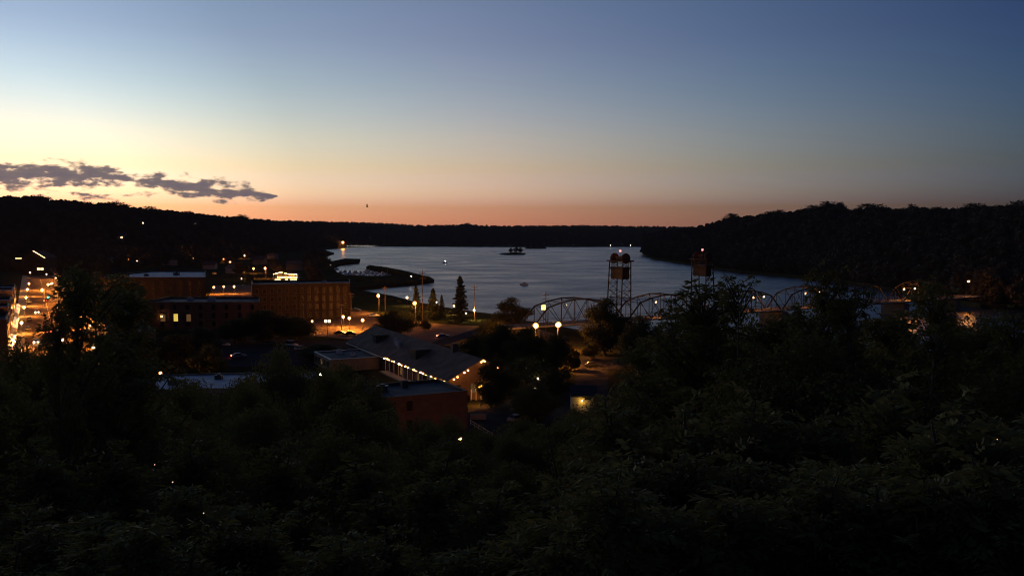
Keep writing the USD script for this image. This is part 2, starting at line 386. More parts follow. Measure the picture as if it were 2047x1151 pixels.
for nm, H, lb in (('left_hill', LEFT, 'long wooded hill behind the town'), ('far_ridge', FAR, 'low distant ridge across the far end of the river'), ('right_hill', RIGHT, 'steep wooded bluff on the far bank')):
    part(nm, hill_mesh(H), 'forest_floor', kind='structure', smooth=True, label=lb)


def land_z(x, y):
    if y < 101: return float(slope_z(x, y))
    u = 1023.5 + x / y * FPX
    z = TOWN
    for H in (LEFT, FAR, RIGHT):
        if H['u'][0] <= u <= H['u'][1] and pick(H['d0'], u) < y < pick(H['d1'], u) * 1.3: z = max(z, hill_z(H, u, y))
    return z


def hit(u, v, H=0., d=150.):
    """Where the ray through the pixel passes H metres above the land."""
    while d < 3400:
        p = at(u, v, d)
        if p[2] <= land_z(p[0], p[1]) + H: return p
        d += 4.
    return at(u, v, d)


# ---------------------------------------------------------------- roads, lawn, paths
cL, cR = on(49, 700), on(55, 553)
sd = (cR - cL)[:2] / np.linalg.norm((cR - cL)[:2]); sn = np.array([sd[1], -sd[0]])     # along main street (away), across it (to the right)
S0 = cL[:2]


def st(a, o):
    """Point of main street: a metres along from the near end, o metres right of its left kerb."""
    return S0 + sd * a + sn * o


def quad(a0, a1, o0, o1):
    return Polygon([st(a0, o0), st(a0, o1), st(a1, o1), st(a1, o0)])


E1 = np.array([.443, -.8965]); E2 = np.array([.8965, .443])                             # along and across the long station house
main_poly = quad(-150, 560, 0, 18.5)
bridge_road = flat([(560, 655), (640, 634), (700, 620), (735, 622), (800, 641), (900, 649), (1000, 652), (1062, 652), (1110, 668), (1085, 690), (980, 692), (840, 690), (720, 680), (640, 672), (585, 668)])
lot_left = flat([(395, 676), (700, 682), (700, 728), (385, 735)])
lot_far = flat([(415, 600), (425, 571), (500, 569), (530, 578), (520, 603)])
lane_right = flat([(1150, 712), (1300, 714), (1300, 724), (1215, 740), (1215, 800), (1120, 860), (1000, 880), (930, 880), (930, 820), (1000, 800), (1150, 780)])
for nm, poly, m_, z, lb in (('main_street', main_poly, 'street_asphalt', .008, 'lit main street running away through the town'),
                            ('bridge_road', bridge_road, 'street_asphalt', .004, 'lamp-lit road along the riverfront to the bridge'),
                            ('parking_lot', lot_left, 'asphalt', .004, 'dark car park behind the brick buildings'),
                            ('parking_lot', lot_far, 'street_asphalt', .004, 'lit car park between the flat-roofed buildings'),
                            ('road', lane_right, 'asphalt', .012, 'dim lane and yard beside the station house')):
    part(nm, sheet(poly, TOWN + z), m_, kind='structure', label=lb)
for o0, o1, lb in ((-4.0, 0, 'raised pavement along the shopfronts'), (18.5, 22.5, 'raised pavement on the right of main street')):
    part('pavement', prism(quad(-150, 560, o0, o1), TOWN - .3, TOWN + .13), 'concrete', kind='structure', label=lb)
part('road_markings', cat_([sheet(quad(a, a + 4, 9.1, 9.35), TOWN + .013) for a in range(-20, 500, 10)]), 'road_paint', kind='structure', label='dashed centre line of main street')
lawn = flat([(690, 590), (712, 588), (740, 593), (780, 600), (830, 614), (880, 624), (940, 634), (1000, 642), (1045, 650), (900, 647), (800, 639), (735, 619), (700, 617), (660, 606)])
part('lawn', sheet(lawn, TOWN + .006), 'grass', kind='structure', label='riverside park lawn')

# ---------------------------------------------------------------- bridge
BD = np.array([.845, .535]); BN = np.array([.535, -.845]); B0 = np.array([5., 316.])   # BN points to the camera side
DECK = 7.0


def br(s, o, z):
    p = B0 + BD * s + BN * o; return np.array([p[0], p[1], z])


bridge = thing('lift_bridge', 'long steel truss lift bridge with two lift towers crossing the river', 'bridge')
part('deck', prism(Polygon([br(-14, -4, 0)[:2], br(-14, 4, 0)[:2], br(281, 4, 0)[:2], br(281, -4, 0)[:2]]), DECK - .9, DECK), 'concrete', bridge)
for sg in (-1, 1):
    rails = [bar(br(-14, sg * 5.4, DECK + h), br(281, sg * 5.4, DECK + h), .06, square=True) for h in (.4, .8, 1.15)]
    rails += [bar(br(s, sg * 5.4, DECK - .3), br(s, sg * 5.4, DECK + 1.2), .06, square=True) for s in np.arange(-14, 281, 3.)]
    part('railing', cat_(rails), 'steel_bridge', bridge)
    part('walkway', prism(Polygon([br(-14, sg * 4.02, 0)[:2], br(281, sg * 4.02, 0)[:2], br(281, sg * 5.6, 0)[:2], br(-14, sg * 5.6, 0)[:2]]).buffer(0), DECK - .5, DECK - .1), 'wood_dock', bridge)
for k in range(6):
    s0, s1 = 43. * k + .6, 43. * (k + 1) - .6
    sp = part('bottom_chord', cat_([bar(br(s0, o, DECK - .6), br(s1, o, DECK - .6), .34, square=True) for o in (-4.3, 4.3)]), 'steel_bridge', bridge)
    xs = np.linspace(s0, s1, 8)
    hs = [0, 6.2, 7.8, 8.7, 8.7, 7.8, 6.2, 0]
    for o in (-4.3, 4.3):
        P = [br(x, o, DECK + h) for x, h in zip(xs, hs)]
        part('top_chord', cat_([bar(P[i], P[i + 1], .30, square=True) for i in range(7)]), 'steel_bridge', sp)
        for i in range(1, 7):
            part('vertical_post', bar(br(xs[i], o, DECK - .5), P[i], .15, square=True), 'steel_bridge', sp)
        for i in (1, 2, 3):
            part('diagonal', bar(P[i], br(xs[i + 1], o, DECK - .5), .11, square=True), 'steel_bridge', sp)
            part('diagonal', bar(P[7 - i], br(xs[6 - i], o, DECK - .5), .11, square=True), 'steel_bridge', sp)
    for i in range(1, 7):
        part('top_strut', bar(br(xs[i], -4.3, DECK + hs[i]), br(xs[i], 4.3, DECK + hs[i]), .13, square=True), 'steel_bridge', sp)
        if i < 6:
            part('top_brace', bar(br(xs[i], -4.3, DECK + hs[i]), br(xs[i + 1], 4.3, DECK + hs[i + 1]), .08, square=True), 'steel_bridge', sp)
for k in range(7):
    w = 2.4 if k in (1, 2) else 1.4
    pr = [prism(Polygon([br(43 * k + a, o, 0)[:2] for a, o in ((-w, -6), (w, -6), (w, 6), (-w, 6))]).buffer(.6), -2.5, DECK - 2.0 + .3),
          prism(Polygon([br(43 * k + a, o, 0)[:2] for a, o in ((-w - .5, -6.4), (w + .5, -6.4), (w + .5, 6.4), (-w - .5, 6.4))]), DECK - 1.7 + .003, DECK - 1.0)]
    part('pier', cat_(pr), 'concrete', bridge)
ra = np.array([br(a_, o, z) for o in (-4.6, 4.6) for a_, z in ((-14.02, DECK - .02), (-14.02, -1.), (-36, TOWN + .02), (-36, -1.))])
part('approach_ramp', trimesh.convex.convex_hull(ra), 'asphalt', bridge)
part('abutment', prism(Polygon([br(a_, o, 0)[:2] for a_, o in ((-13.9, -5), (-1.5, -5), (-1.5, 5), (-13.9, 5))]), 0, DECK - .95), 'concrete', bridge)
for k, sgn in ((1, -1), (2, 1)):
    c = 43. * k
    legs = []
    tw = None
    top = 29.0
    for a in (-1.9, 1.9):
        for o in (-4.3, 4.3):
            lg = bar(br(c + a + sgn * (1.2 if a * sgn > 0 else 0), o, 4.8), br(c + a, o * .93, top), .34, .28, square=True)
            if tw is None:
                tw = part('tower', lg, 'steel_bridge', bridge)
            else:
                part('leg', lg, 'steel_bridge', tw)
    zz = np.linspace(DECK + 5.5, top, 7)
    for i in range(6):
        for o in (-4.3, 4.3):
            part('brace', cat_([bar(br(c - 1.9, o * .97, zz[i]), br(c + 1.9, o * .95, zz[i + 1]), .09, square=True), bar(br(c + 1.9, o * .97, zz[i]), br(c - 1.9, o * .95, zz[i + 1]), .09, square=True),
                                bar(br(c - 1.9, o * .95, zz[i + 1]), br(c + 1.9, o * .95, zz[i + 1]), .12, square=True)]), 'steel_bridge', tw)
        if i in (0, 1, 5):
            for a in (-1.9, 1.9):
                part('brace', cat_([bar(br(c + a, -4.2, zz[i]), br(c + a, 4.0, zz[i + 1]), .09, square=True), bar(br(c + a, 4.2, zz[i]), br(c + a, -4.0, zz[i + 1]), .09, square=True),
                                    bar(br(c + a, -4.2, zz[i]), br(c + a, 4.2, zz[i]), .14, square=True)]), 'steel_bridge', tw)
    part('counterweight', prism(Polygon([br(c + a, o, 0)[:2] for a, o in ((-1.5, -3.6), (1.5, -3.6), (1.5, 3.6), (-1.5, 3.6))]), 22.3, 26.9), 'steel_bridge', tw)
    part('top_platform', prism(Polygon([br(c + a, o, 0)[:2] for a, o in ((-2.6, -5), (2.6, -5), (2.6, 5), (-2.6, 5))]), top, top + .45), 'steel_bridge', tw)
    for o in (-3.3, 3.3):
        a_, b_ = br(c, o - .35, top + 1.2), br(c, o + .35, top + 1.2)
        rim = [bar(a_, b_, 1.95, sides=22)]
        part('sheave', cat_(rim), 'steel_bridge', tw)
        for s2 in (-1.4, 1.4):
            part('cable', bar(br(c + s2, o, 26.7), br(c + s2, o, top + 1.2), .09), 'steel_dark', tw)
    part('machine_house', cat_([prism(Polygon([br(c + a, o, 0)[:2] for a, o in ((-1.0, -1.5), (1.0, -1.5), (1.0, 1.5), (-1.0, 1.5))]), top + .45, top + 2.0)]), 'steel_bridge', tw)
    part('beacon_post', bar(br(c, 0, top + 2.0), br(c, 0, top + 3.7), .06), 'steel_dark', tw)
    part('beacon', ball(br(c, 0, top + 4.0), .42, 1), 'lamp_red', tw)
for s, o, z, m_, r in ((58.5, 3.0, 13.0, 'lamp_bridge', .22), (82.5, 4., 10.2, 'lamp_bridge', .16), (113, 3.0, 12.6, 'lamp_bridge', .2), (126, -3., 12.1, 'lamp_bridge', .2), (146, 3., 13.0, 'lamp_bridge', .2), (163, -3., 12.8, 'lamp_bridge', .2),
                       (20, -3.0, 13., 'lamp_bridge', .09), (217.5, 3., 12.6, 'lamp_bridge', .30), (226, 3., 12.6, 'lamp_bridge', .28), (272, 3.2, 14.8, 'lamp_bridge', .34)):
    lp = part('bridge_lamp', ball(br(s, o, z), r, 1), m_, bridge)
    part('lamp_bracket', bar(br(s, o, z + r * .7), br(s, math.copysign(4.4, o), z + r + .5), .06), 'steel_dark', lp)
part('navigation_light', ball(br(80, 6.1, DECK - 1.4), .35, 1), 'tail_light', bridge)

# ---------------------------------------------------------------- vegetation kinds
def leaves(pos, size, rng, up=.45, aspect=.6):
    n = len(pos)
    nrm = rng.normal(size=(n, 3)); nrm[:, 2] += up * 2; nrm /= np.linalg.norm(nrm, axis=1, keepdims=True)
    t = np.cross(nrm, rng.normal(size=(n, 3))); t /= np.linalg.norm(t, axis=1, keepdims=True); b = np.cross(nrm, t)
    s = (size * rng.uniform(.7, 1.3, n))[:, None]
    v = np.stack([pos - t * s * .5, pos + b * s * aspect * .5 + nrm * s * .08, pos + t * s * .5, pos - b * s * aspect * .5 + nrm * s * .08], 1).reshape(-1, 3)
    k = np.arange(n)[:, None] * 4
    return trimesh.Trimesh(v, np.vstack([k + [0, 1, 2], k + [0, 2, 3]]), process=False)


def crown_lobes(rng, H, Wd, base, n, r0, r1):
    out = []
    while len(out) < n:
        p = rng.uniform(-1, 1, 3)
        if np.linalg.norm(p) > 1: continue
        if np.linalg.norm(p) < .35: continue
        c = np.array([p[0] * Wd / 2 * .78, p[1] * Wd / 2 * .78, base + (H - base) * (.5 + .42 * p[2])])
        k = 1 - .35 * max(0, p[2])
        out.append((c * [k, k, 1], rng.uniform(r0, r1)))
    out.append((np.array([0, 0, H - r0 * .9]), r0))
    return out


def broadleaf(seed, H, Wd, base, nl, r0, r1, nleaf, size, m_, limbs=True):
    def build(t):
        rng = np.random.default_rng(seed)
        lobes = crown_lobes(rng, H, Wd, base, nl, r0, r1)
        wgt = np.array([r ** 2.2 for _, r in lobes]); wgt /= wgt.sum()
        pos = []
        for (c, r), k in zip(lobes, (wgt * nleaf).astype(int)):
            d = rng.normal(size=(k, 3)); d /= np.linalg.norm(d, axis=1, keepdims=True)
            rr = r * (1 - rng.uniform(0, 1, k) ** 1.6 * .75) * (1 + .28 * (meshkit.noise(d * 2.6 + c, seed) - .5) * 2)
            pos.append(c + d * rr[:, None] * [1.1, 1.1, .82])
        pos = np.vstack(pos); top_ = np.percentile(pos[:, 2], 97.5)
        pos[:, 2] = base + (pos[:, 2] - base) * (H * .97 - base) / (top_ - base)
        part('crown', leaves(pos, size, rng), m_, t)
        tr = H * .016 + .06
        part('trunk', cat_([bar((0, 0, -1.0), (.1, .05, base + (H - base) * .35), tr * 1.25, tr * .8, 8), bar((.1, .05, base + (H - base) * .35), (0, 0, H * .88), tr * .8, .03, 6)]), 'bark', t)
        if limbs:
            lm = []
            for c, r in lobes[:-1]:
                z0 = base * .8 + (c[2] - base) * .45
                lm.append(bar((.05, .03, max(z0, base * .6)), c, tr * .38, .03, 5))
            part('limbs', cat_(lm), 'bark', t)
    return build


def frond(rng, L, nleaf, ls):
    """A drooping feather-shaped leaf from the origin along +x: leaflets in pairs."""
    s = np.linspace(.12, 1, nleaf)
    x = L * s * (1 - .12 * s); z = L * (.28 * s - .55 * s ** 2)
    vs, fs = [], []
    for i in range(nleaf):
        ll = ls * (.65 + .7 * math.sin(math.pi * min(1, s[i] * .9 + .08)))
        for sd_ in (-1, 1):
            a = np.array([x[i], 0, z[i]]); d = np.array([.45, sd_ * .85, -.25 - .2 * rng.random()]) + rng.normal(size=3) * .28; d /= np.linalg.norm(d)
            w = (np.array([.8, -sd_ * .4, .1]) + rng.normal(size=3) * .35) * ll * .17
            k = len(vs) * 4
            vs.append(np.array([a, a + d * ll * .45 + w, a + d * ll, a + d * ll * .45 - w])); fs += [[k, k + 1, k + 2], [k, k + 2, k + 3]]
    k = len(vs) * 4
    vs = np.vstack(vs)
    return vs, np.array(fs)


def rot_to(az, tilt):
    ca, sa, ct, sn_ = math.cos(az), math.sin(az), math.cos(tilt), math.sin(tilt)
    return np.array([[ca, -sa, 0], [sa, ca, 0], [0, 0, 1]]) @ np.array([[ct, 0, -sn_], [0, 1, 0], [sn_, 0, ct]])


def frond_tree(seed, H, Wd, base, tips, per, L, nl, ls, m_='leaf_frond', power=1.0, stems=1, lob=0):
    def build(t):
        rng = np.random.default_rng(seed)
        V, F, n, wood = [], [], 0, []
        fr = [frond(rng, L, nl, ls) for _ in range(4)]
        lobes = crown_lobes(rng, H, Wd, base, lob, H * .07, H * .14) if lob else []
        for k in range(tips):
            if lob:
                c, r_ = lobes[rng.integers(len(lobes))]; d = rng.normal(size=3); d /= np.linalg.norm(d)
                tip = c + d * r_ * np.array([1.15, 1.15, .8]) * rng.uniform(.3, 1) ** .5; z = max(tip[2], base * .5); r = math.hypot(tip[0], tip[1])
            else:
                h = rng.uniform(0, 1) ** power
                z = base + (H - base) * h
                env = Wd / 2 * math.sin(math.pi * min(.97, .16 + .84 * h)) ** .75 * (1 - .25 * h)
                az = rng.uniform(0, 2 * math.pi); r = env * math.sqrt(rng.uniform(.08, 1))
                tip = np.array([r * math.cos(az), r * math.sin(az), z + rng.normal() * .15])
            wood.append(bar((tip[0] * .12, tip[1] * .12, max(base * .4, z - r * .9)), tip, .035, .012, 4))
            for q in range(per):
                v, f = fr[rng.integers(4)]
                a2 = rng.uniform(0, 2 * math.pi)
                vv = (v * rng.uniform(.7, 1.25)) @ rot_to(a2, rng.uniform(-.15, .75)).T + tip - np.array([0, 0, .06 * q])
                V.append(vv); F.append(f + n); n += len(vv)
        part('crown', trimesh.Trimesh(np.vstack(V), np.vstack(F), process=False), m_, t)
        tk = []
        for q in range(stems):
            o = rng.normal(size=2) * (.5 if stems > 1 else .02)
            tk.append(bar((o[0], o[1], -1.2), (o[0] * .5, o[1] * .5, base + (H - base) * .4), .03 + H * .008, .02 + H * .004, 6))
            tk.append(bar((o[0] * .5, o[1] * .5, base + (H - base) * .4), (o[0] * .8, o[1] * .8, H * .95), .02 + H * .004, .012, 5))
        part('trunk', cat_(tk), 'bark', t)
        part('limbs', cat_(wood), 'bark', t)
    return build


def conifer(seed, H, Wd, nb):
    def build(t):
        rng = np.random.default_rng(seed)
        pos, tw = [], []
        for k in range(nb):
            h = .06 + .93 * (k / nb) ** .9
            L = Wd / 2 * (1 - h) ** .8 * rng.uniform(.6, 1.12) + .25
            az = k * 2.39996 + rng.normal() * .3
            d = np.array([math.cos(az), math.sin(az), 0])
            z = H * h
            n = int(26 + 60 * L / (Wd / 2))
            s = rng.uniform(.05, 1, n)
            p = d * (s * L)[:, None] + np.array([-d[1], d[0], 0]) * (rng.normal(size=n) * .17 * L * (1.1 - s))[:, None]
            p[:, 2] = z - .32 * s * L + .18 * s ** 2 * L - rng.uniform(0, .35, n)
            pos.append(p); tw.append(bar((0, 0, z), d * L + np.array([0, 0, z - .15 * L]), .05, .015, 4))
        part('crown', leaves(np.vstack(pos), .75, rng, up=.15, aspect=.35), 'needle', t)
        part('trunk', bar((0, 0, -.5), (0, 0, H * .99), .3, .03, 7), 'bark', t)
        part('branches', cat_(tw), 'bark', t)
    return build


BIG = [Kind('broadleaf_tree', 'tree', broadleaf(11 + k, 16., 11., 1.8, 30, 1.25, 2.3, 42000, .21, 'leaf_near')) for k in range(3)]
MID = [Kind('round_tree', 'tree', broadleaf(31 + k, 13., 12., .2, 40, 1.4, 2.4, 17000, .42, 'leaf_mid')) for k in range(2)]
SKYL = [Kind('skyline_tree', 'tree', broadleaf(51 + k, 16., 15., 3., 22, 1.9, 3.4, 3600, .95, 'leaf_far')) for k in range(2)]
ASH = [Kind('ash_tree', 'tree', frond_tree(61 + k, 10., 4.6, 1.2, 420, 7, .44, 5, .17, m_='leaf_near', lob=22)) for k in range(2)]
SAP = [Kind('slender_tree', 'tree', frond_tree(71 + k, 10., 2.4, 2.0, 190, 6, .42, 5, .17, m_='leaf_near', lob=13)) for k in range(2)]
SUM = [Kind('sumac_shrub', 'shrub', frond_tree(81 + k, 3.6, 3.6, .9, 60, 8, .52, 8, .13, power=.6, stems=6)) for k in range(3)]
SUL = [Kind('undergrowth_shrub', 'shrub', frond_tree(85 + k, 3.6, 3.6, .9, 60, 8, .46, 7, .14, m_='leaf_near', power=.6, stems=6)) for k in range(2)]
CON = Kind('spruce_tree', 'conifer', conifer(91, 20., 10., 130))
SHR = Kind('bush', 'shrub', broadleaf(101, 3., 4., .2, 9, .7, 1.1, 1500, .30, 'leaf_mid', limbs=False))

# ---- forests on the hills: one mass each
fp = []
for k in range(3):
    rng = np.random.default_rng(200 + k)
    pos = []
    for c, r in crown_lobes(rng, 14., 12., 1., 11, 1.8, 3.4):
        d = rng.normal(size=(70, 3)); d /= np.linalg.norm(d, axis=1, keepdims=True); pos.append(c + d * r * (1 - rng.uniform(0, .45, 70))[:, None])
    fp.append(leaves(np.vstack(pos), 1.55, rng, up=.2, aspect=.8))
CLEAR = []       # (u, d) of lights and houses that must stay visible on the hills


def forest(H, label, n, seed):
    rng = np.random.default_rng(seed)
    pts, ids, scl, rots = [], [], [], []
    ua, ub = H['u']
    tries = 0
    while len(pts) < n and tries < n * 12:
        tries += 1
        u = rng.uniform(ua, ub); d0, d1 = pick(H['d0'], u), pick(H['d1'], u)
        d = d0 + (d1 - d0) * rng.uniform(0, 1.04) - (12 if rng.random() < .12 else 0)
        if rng.uniform() > d / (d1 * 1.04): continue
        x, y = (u - 1023.5) / FPX * d, d
        if any(abs(u - cu) < w and cd - 90 < d < cd + 12 for cu, cd, w in CLEAR): continue
        s = rng.uniform(.5, 1.2)
        pts.append((x, y, hill_z(H, u, d) - .5)); ids.append(int(rng.integers(3))); scl.append((s * rng.uniform(.9, 1.3), s * rng.uniform(.9, 1.3), s)); rots.append(rng.uniform(0, 6.28))
    pi = UsdGeom.PointInstancer.Define(stage, numbered('/World', 'forest'))
    base = str(pi.GetPath())
    rel = pi.CreatePrototypesRel()
    for k in range(3):
        pr = usdkit.mesh(stage, f'{base}/tree_{k + 1:03d}' if k else f'{base}/tree', fp[k], M['leaf_far']); rel.AddTarget(pr.GetPath())
    pi.CreatePositionsAttr(Vt.Vec3fArray.FromNumpy(np.array(pts, np.float32))); pi.CreateProtoIndicesAttr(Vt.IntArray(ids))
    pi.CreateScalesAttr(Vt.Vec3fArray.FromNumpy(np.array(scl, np.float32)))
    pi.CreateOrientationsAttr(Vt.QuathArray([Gf.Quath(float(math.cos(r / 2)), 0., 0., float(math.sin(r / 2))) for r in rots]))
    keys(pi.GetPrim(), label=label, cat='forest', kind='stuff')


HOUSE_LIGHTS = [(390, 449, 'white house with a lit window high on the left hill'), (243, 475, 'small house with a lit window lower on the left hill below the clouds'), (286, 446, 'dim house under the skyline of the left hill'), (1677, 441, 'small house with a lit window near the top of the right bluff')]
hl = []
for u, v, lb in HOUSE_LIGHTS:
    p = hit(u, v, 2.0); hl.append((p, lb)); CLEAR.append((u, p[1], 9))
FARU = []
FAR_LAMPS = [(343, 517, 'single lamp farthest left among the houses at the foot of the hill'), (390, 511, 'bright lamp among the houses at the foot of the left hill'), (373, 509, 'faint lamp beside the bright one at the foot of the left hill'),
             (446, 518, 'orange lamp with a lit wall below it near the hill foot'), (460, 524, 'white lamp just right of the orange lamp near the hill foot'), (489, 511, 'highest orange lamp above the lit tree in the town'),
             (223, 509, 'lamp above the low roofs left of the hill foot houses'), (257, 519, 'pinkish lamp on the roofs left of the hill foot'), (274, 521, 'small white lamp beside the pinkish roof lamp'), (605, 520, 'reddish lamp above the marina trees'), (608, 529, 'white lamp under the reddish one above the marina trees')]
for u, v, lb in FAR_LAMPS:
    CLEAR.append((u, hit(u, v, 5.0)[1], 5)); FARU.append(u)
forest(LEFT, 'dense dark wood covering the long hill behind the town', 6500, 1)
forest(FAR, 'dark wood on the low distant ridge across the river', 7500, 2)
forest(RIGHT, 'dense dark wood covering the steep bluff on the far bank', 7500, 3)

rr_ = random.Random(7)
for u, v, H, w, lb in [(80, 388, LEFT, 34, 'tall round-topped tree standing out on the left skyline'), (28, 393, LEFT, 40, 'broad tree on the left skyline left of the tall one'), (230, 402, LEFT, 40, 'broad tree on the skyline touching the low cloud'),
                       (165, 402, LEFT, 42, 'flat-topped tree on the skyline between the tall tree and the cloud'), (300, 411, LEFT, 30, 'small skyline tree below the middle of the cloud bank'), (378, 421, LEFT, 34, 'low skyline tree above the house light on the left hill'),
                       (480, 428, LEFT, 26, 'single tree at the right end of the left hill skyline'), (935, 445, FAR, 16, 'small tree bump on the distant ridge'), (1650, 402, RIGHT, 60, 'large rounded tree highest on the right bluff skyline'),
                       (1682, 402, RIGHT, 26, 'narrow tree beside the highest tree of the right bluff'), (1738, 405, RIGHT, 60, 'broad tree right of the dip in the right bluff skyline'), (1820, 407, RIGHT, 30, 'peaked tree in the middle of the right bluff skyline'),
                       (1870, 412, RIGHT, 44, 'low broad tree on the right bluff skyline'), (1945, 404, RIGHT, 52, 'broad flat tree near the right end of the bluff skyline'), (1462, 425, RIGHT, 34, 'tree at the shoulder of the right bluff'),
                       (1560, 419, RIGHT, 50, 'wide tree on the rising shoulder of the right bluff'), (2040, 398, RIGHT, 40, 'tree cut by the right edge of the skyline'), (1995, 408, RIGHT, 40, 'tree on the bluff skyline next to the right edge')]:
    d = pick(H['d1'], u) * .98
    p = at(u, v, d); g = hill_z(H, u, d) - .5
    k = SKYL[rr_.randrange(2)]
    h = max((p[2] - g) * .9, 7.)
    wd = 1.45 * w * d / FPX
    k.put(lb, (p[0], p[1], g), rr_.uniform(0, 6), (wd / 15, wd / 15, h / 16.))

# island and far spit
isl = [on(u, v, 0)[:2] for u, v in ((998, 508.5), (1015, 510), (1048, 509.5), (1051, 507), (1030, 505), (1008, 506.5))]
part('island', prism(Polygon(isl), -2, .9), 'soil', kind='structure', label='small island in the river')
for i, (u, v, h, lb) in enumerate([(1022, 507, 10, 'leftmost tree on the small river island'), (1031, 507, 12, 'tallest tree in the middle of the small river island'), (1040, 507.5, 11, 'right tree on the small river island')]):
    p = on(u, v, 0); SKYL[i % 2].put(lb, (p[0], p[1], .5), i, (.75, .75, h / 16))
for i, u in enumerate((1058, 1067, 1076, 1085)):
    p = on(u, 496.5, 0); SKYL[i % 2].put('dark tree on the low spit off the far shore', (p[0], p[1], .3), i * 2, (1.1, 1.1, .55), group='trees on the far spit')
spit = [on(u, v, 0)[:2] for u, v in ((1050, 497.5), (1092, 497.5), (1092, 495), (1050, 495))]
part('spit', prism(Polygon(spit), -2, .8), 'soil', kind='structure', label='low spit off the far shore')

# ---------------------------------------------------------------- buildings
def wall_frame(p, q):
    p, q = np.asarray(p[:2], float), np.asarray(q[:2], float); L = np.linalg.norm(q - p); e = (q - p) / L; n = np.array([e[1], -e[0]]); return p, e, n, L


def on_wall(p, e, n, s0, s1, z0, z1, o0, o1):
    """A box on a wall: s along it, o out of it."""
    c = [p + e * s + n * o for s, o in ((s0, o0), (s1, o0), (s1, o1), (s0, o1))]
    return prism(Polygon(c), z0, z1)


def windows(t, p, q, z0, floors, fh, w, h, step, margin=1.5, lit=(), dim=(), frame='frame_dark', first=1.0):
    p, e, n, L = wall_frame(p, q); k = 0
    cnt = max(1, int((L - 2 * margin) // step) + 1)
    off = (L - (cnt - 1) * step) / 2
    for fl in range(floors):
        for i in range(cnt):
            s = off + i * step; z = z0 + fl * fh + first
            wf = part('window', on_wall(p, e, n, s - w / 2 - .1, s + w / 2 + .1, z - .12, z + h + .12, .01, .10), frame, t)
            part('pane', on_wall(p, e, n, s - w / 2, s + w / 2, z, z + h, .102, .125), 'window_lit' if k in lit else 'window_dim' if k in dim else 'window_glass', wf)
            k += 1


def block(label, corners, z1, wall, roof='roof_tar', parapet=.7, z0=TOWN, cat='building', name='brick_building', coping='brick_brown', group=None):
    """Flat-roofed building: corners anticlockwise."""
    poly = Polygon([tuple(c[:2]) for c in corners])
    if poly.exterior.is_ccw is False: poly = Polygon(list(poly.exterior.coords)[::-1])
    t = thing(name, label, cat, group=group)
    part('wall', cat_([prism(poly, z0 - .5, z1 - .004), prism(poly.difference(poly.buffer(-.35)), z1, z1 + parapet)]), wall, t)
    part('roof', sheet(poly.buffer(-.36), z1 + .01), roof, t)
    part('coping', prism(poly.buffer(.08, join_style=2).difference(poly.buffer(-.42, join_style=2)), z1 + parapet + .003, z1 + parapet + .12), coping, t)
    return t, [np.array(c) for c in poly.exterior.coords[:-1]]


def units(t, pts, z, m_='roof_pale'):
    for x, y, w, d, h in pts:
        u_ = part('roof_unit', bx(x - w / 2, x + w / 2, y - d / 2, y + d / 2, z + .02, z + h), m_, t)
        part('vent', bar((x, y, z + h + .002), (x, y, z + h + .3), min(w, d) * .3, sides=10), 'steel_dark', u_)


def gable(label, c, ax, L, Wd, z0, eave, ridge, wall, roof, name='house', cat='house', over=.5, group=None, gable_lit=False):
    """Gabled building: c centre, ax unit vector along the ridge."""
    ax = np.asarray(ax, float); ac = np.array([-ax[1], ax[0]])
    P = lambda s, o: np.asarray(c[:2]) + ax * s + ac * o
    t = thing(name, label, cat, group=group)
    h = L / 2; w = Wd / 2
    wv = []
    for s in (-h, h):
        for o, z in ((-w, z0 - .5), (w, z0 - .5), (w, eave), (0, ridge), (-w, eave)):
            p = P(s, o); wv.append((p[0], p[1], z))
    f = [[0, 1, 2], [0, 2, 4], [2, 3, 4], [5, 7, 6], [5, 9, 7], [7, 9, 8]]
    for i, j in ((0, 1), (1, 2), (2, 3), (3, 4), (4, 0)):
        f += [[i, 5 + i, 5 + j], [i, 5 + j, j]]
    wm = trimesh.Trimesh(wv, f, process=False); wm.fix_normals()
    part('wall', wm, wall, t)
    dz = (ridge - eave) / w * over
    rf = None
    for sg in (-1, 1):
        pts = []
        for s in (-h - over, h + over):
            for o, z in ((0, ridge + .02), (sg * (w + over), eave - dz + .02)):
                p = P(s, o); pts += [(p[0], p[1], z + .04), (p[0], p[1], z + .26)]
        m = trimesh.convex.convex_hull(np.array(pts))
        if rf is None: rf = part('roof', m, roof, t)
        else: part('roof', m, roof, t)
    return t, P


# the long station house with lights along its eave
fc = np.array([-49.6, 270.0]); FL, FW = 80.0, 16.0
fcen = fc + E1 * FL / 2 + E2 * FW / 2
fh, FP = gable('long gabled former station with a shingle roof, string lights along its eave', fcen, E1, FL, FW, TOWN, 6.9, 11.0, 'brick_brown', 'shingle', name='station_house', cat='building', over=.9)
F = lambda a, o, z=0: np.array([*(fc + E1 * a + E2 * o), z])          # a along the near eave, o in from it
windows(fh, F(0, 0), F(36, 0), TOWN, 1, 3, 1.4, 2.2, 3.6, lit=(), dim=(2, 6), first=.9)
windows(fh, F(37, 0), F(79, 0), TOWN, 1, 3, 1.5, 2.4, 4.2, dim=(2, 5, 7), first=.9)
windows(fh, F(80, 0), F(80, 16), TOWN, 1, 3, 1.5, 2.2, 4.0, dim=(1,), first=.9)
part('fascia', on_wall(*wall_frame(F(-.9, 0), F(80.9, 0))[:3], 0, 81.8, 6.15, 6.42, .92, 1.02), 'trim_white', fh)
for a in np.linspace(36.5, 79, 13):
    part('porch_post', bar(F(a, -.72, TOWN + .4), F(a, -.72, 6.1), .12, square=True), 'trim_white', fh)
part('porch_floor', on_wall(*wall_frame(F(36, 0), F(80, 0))[:3], 0, 44, TOWN, TOWN + .4, .02, 2.2), 'wood_dock', fh)


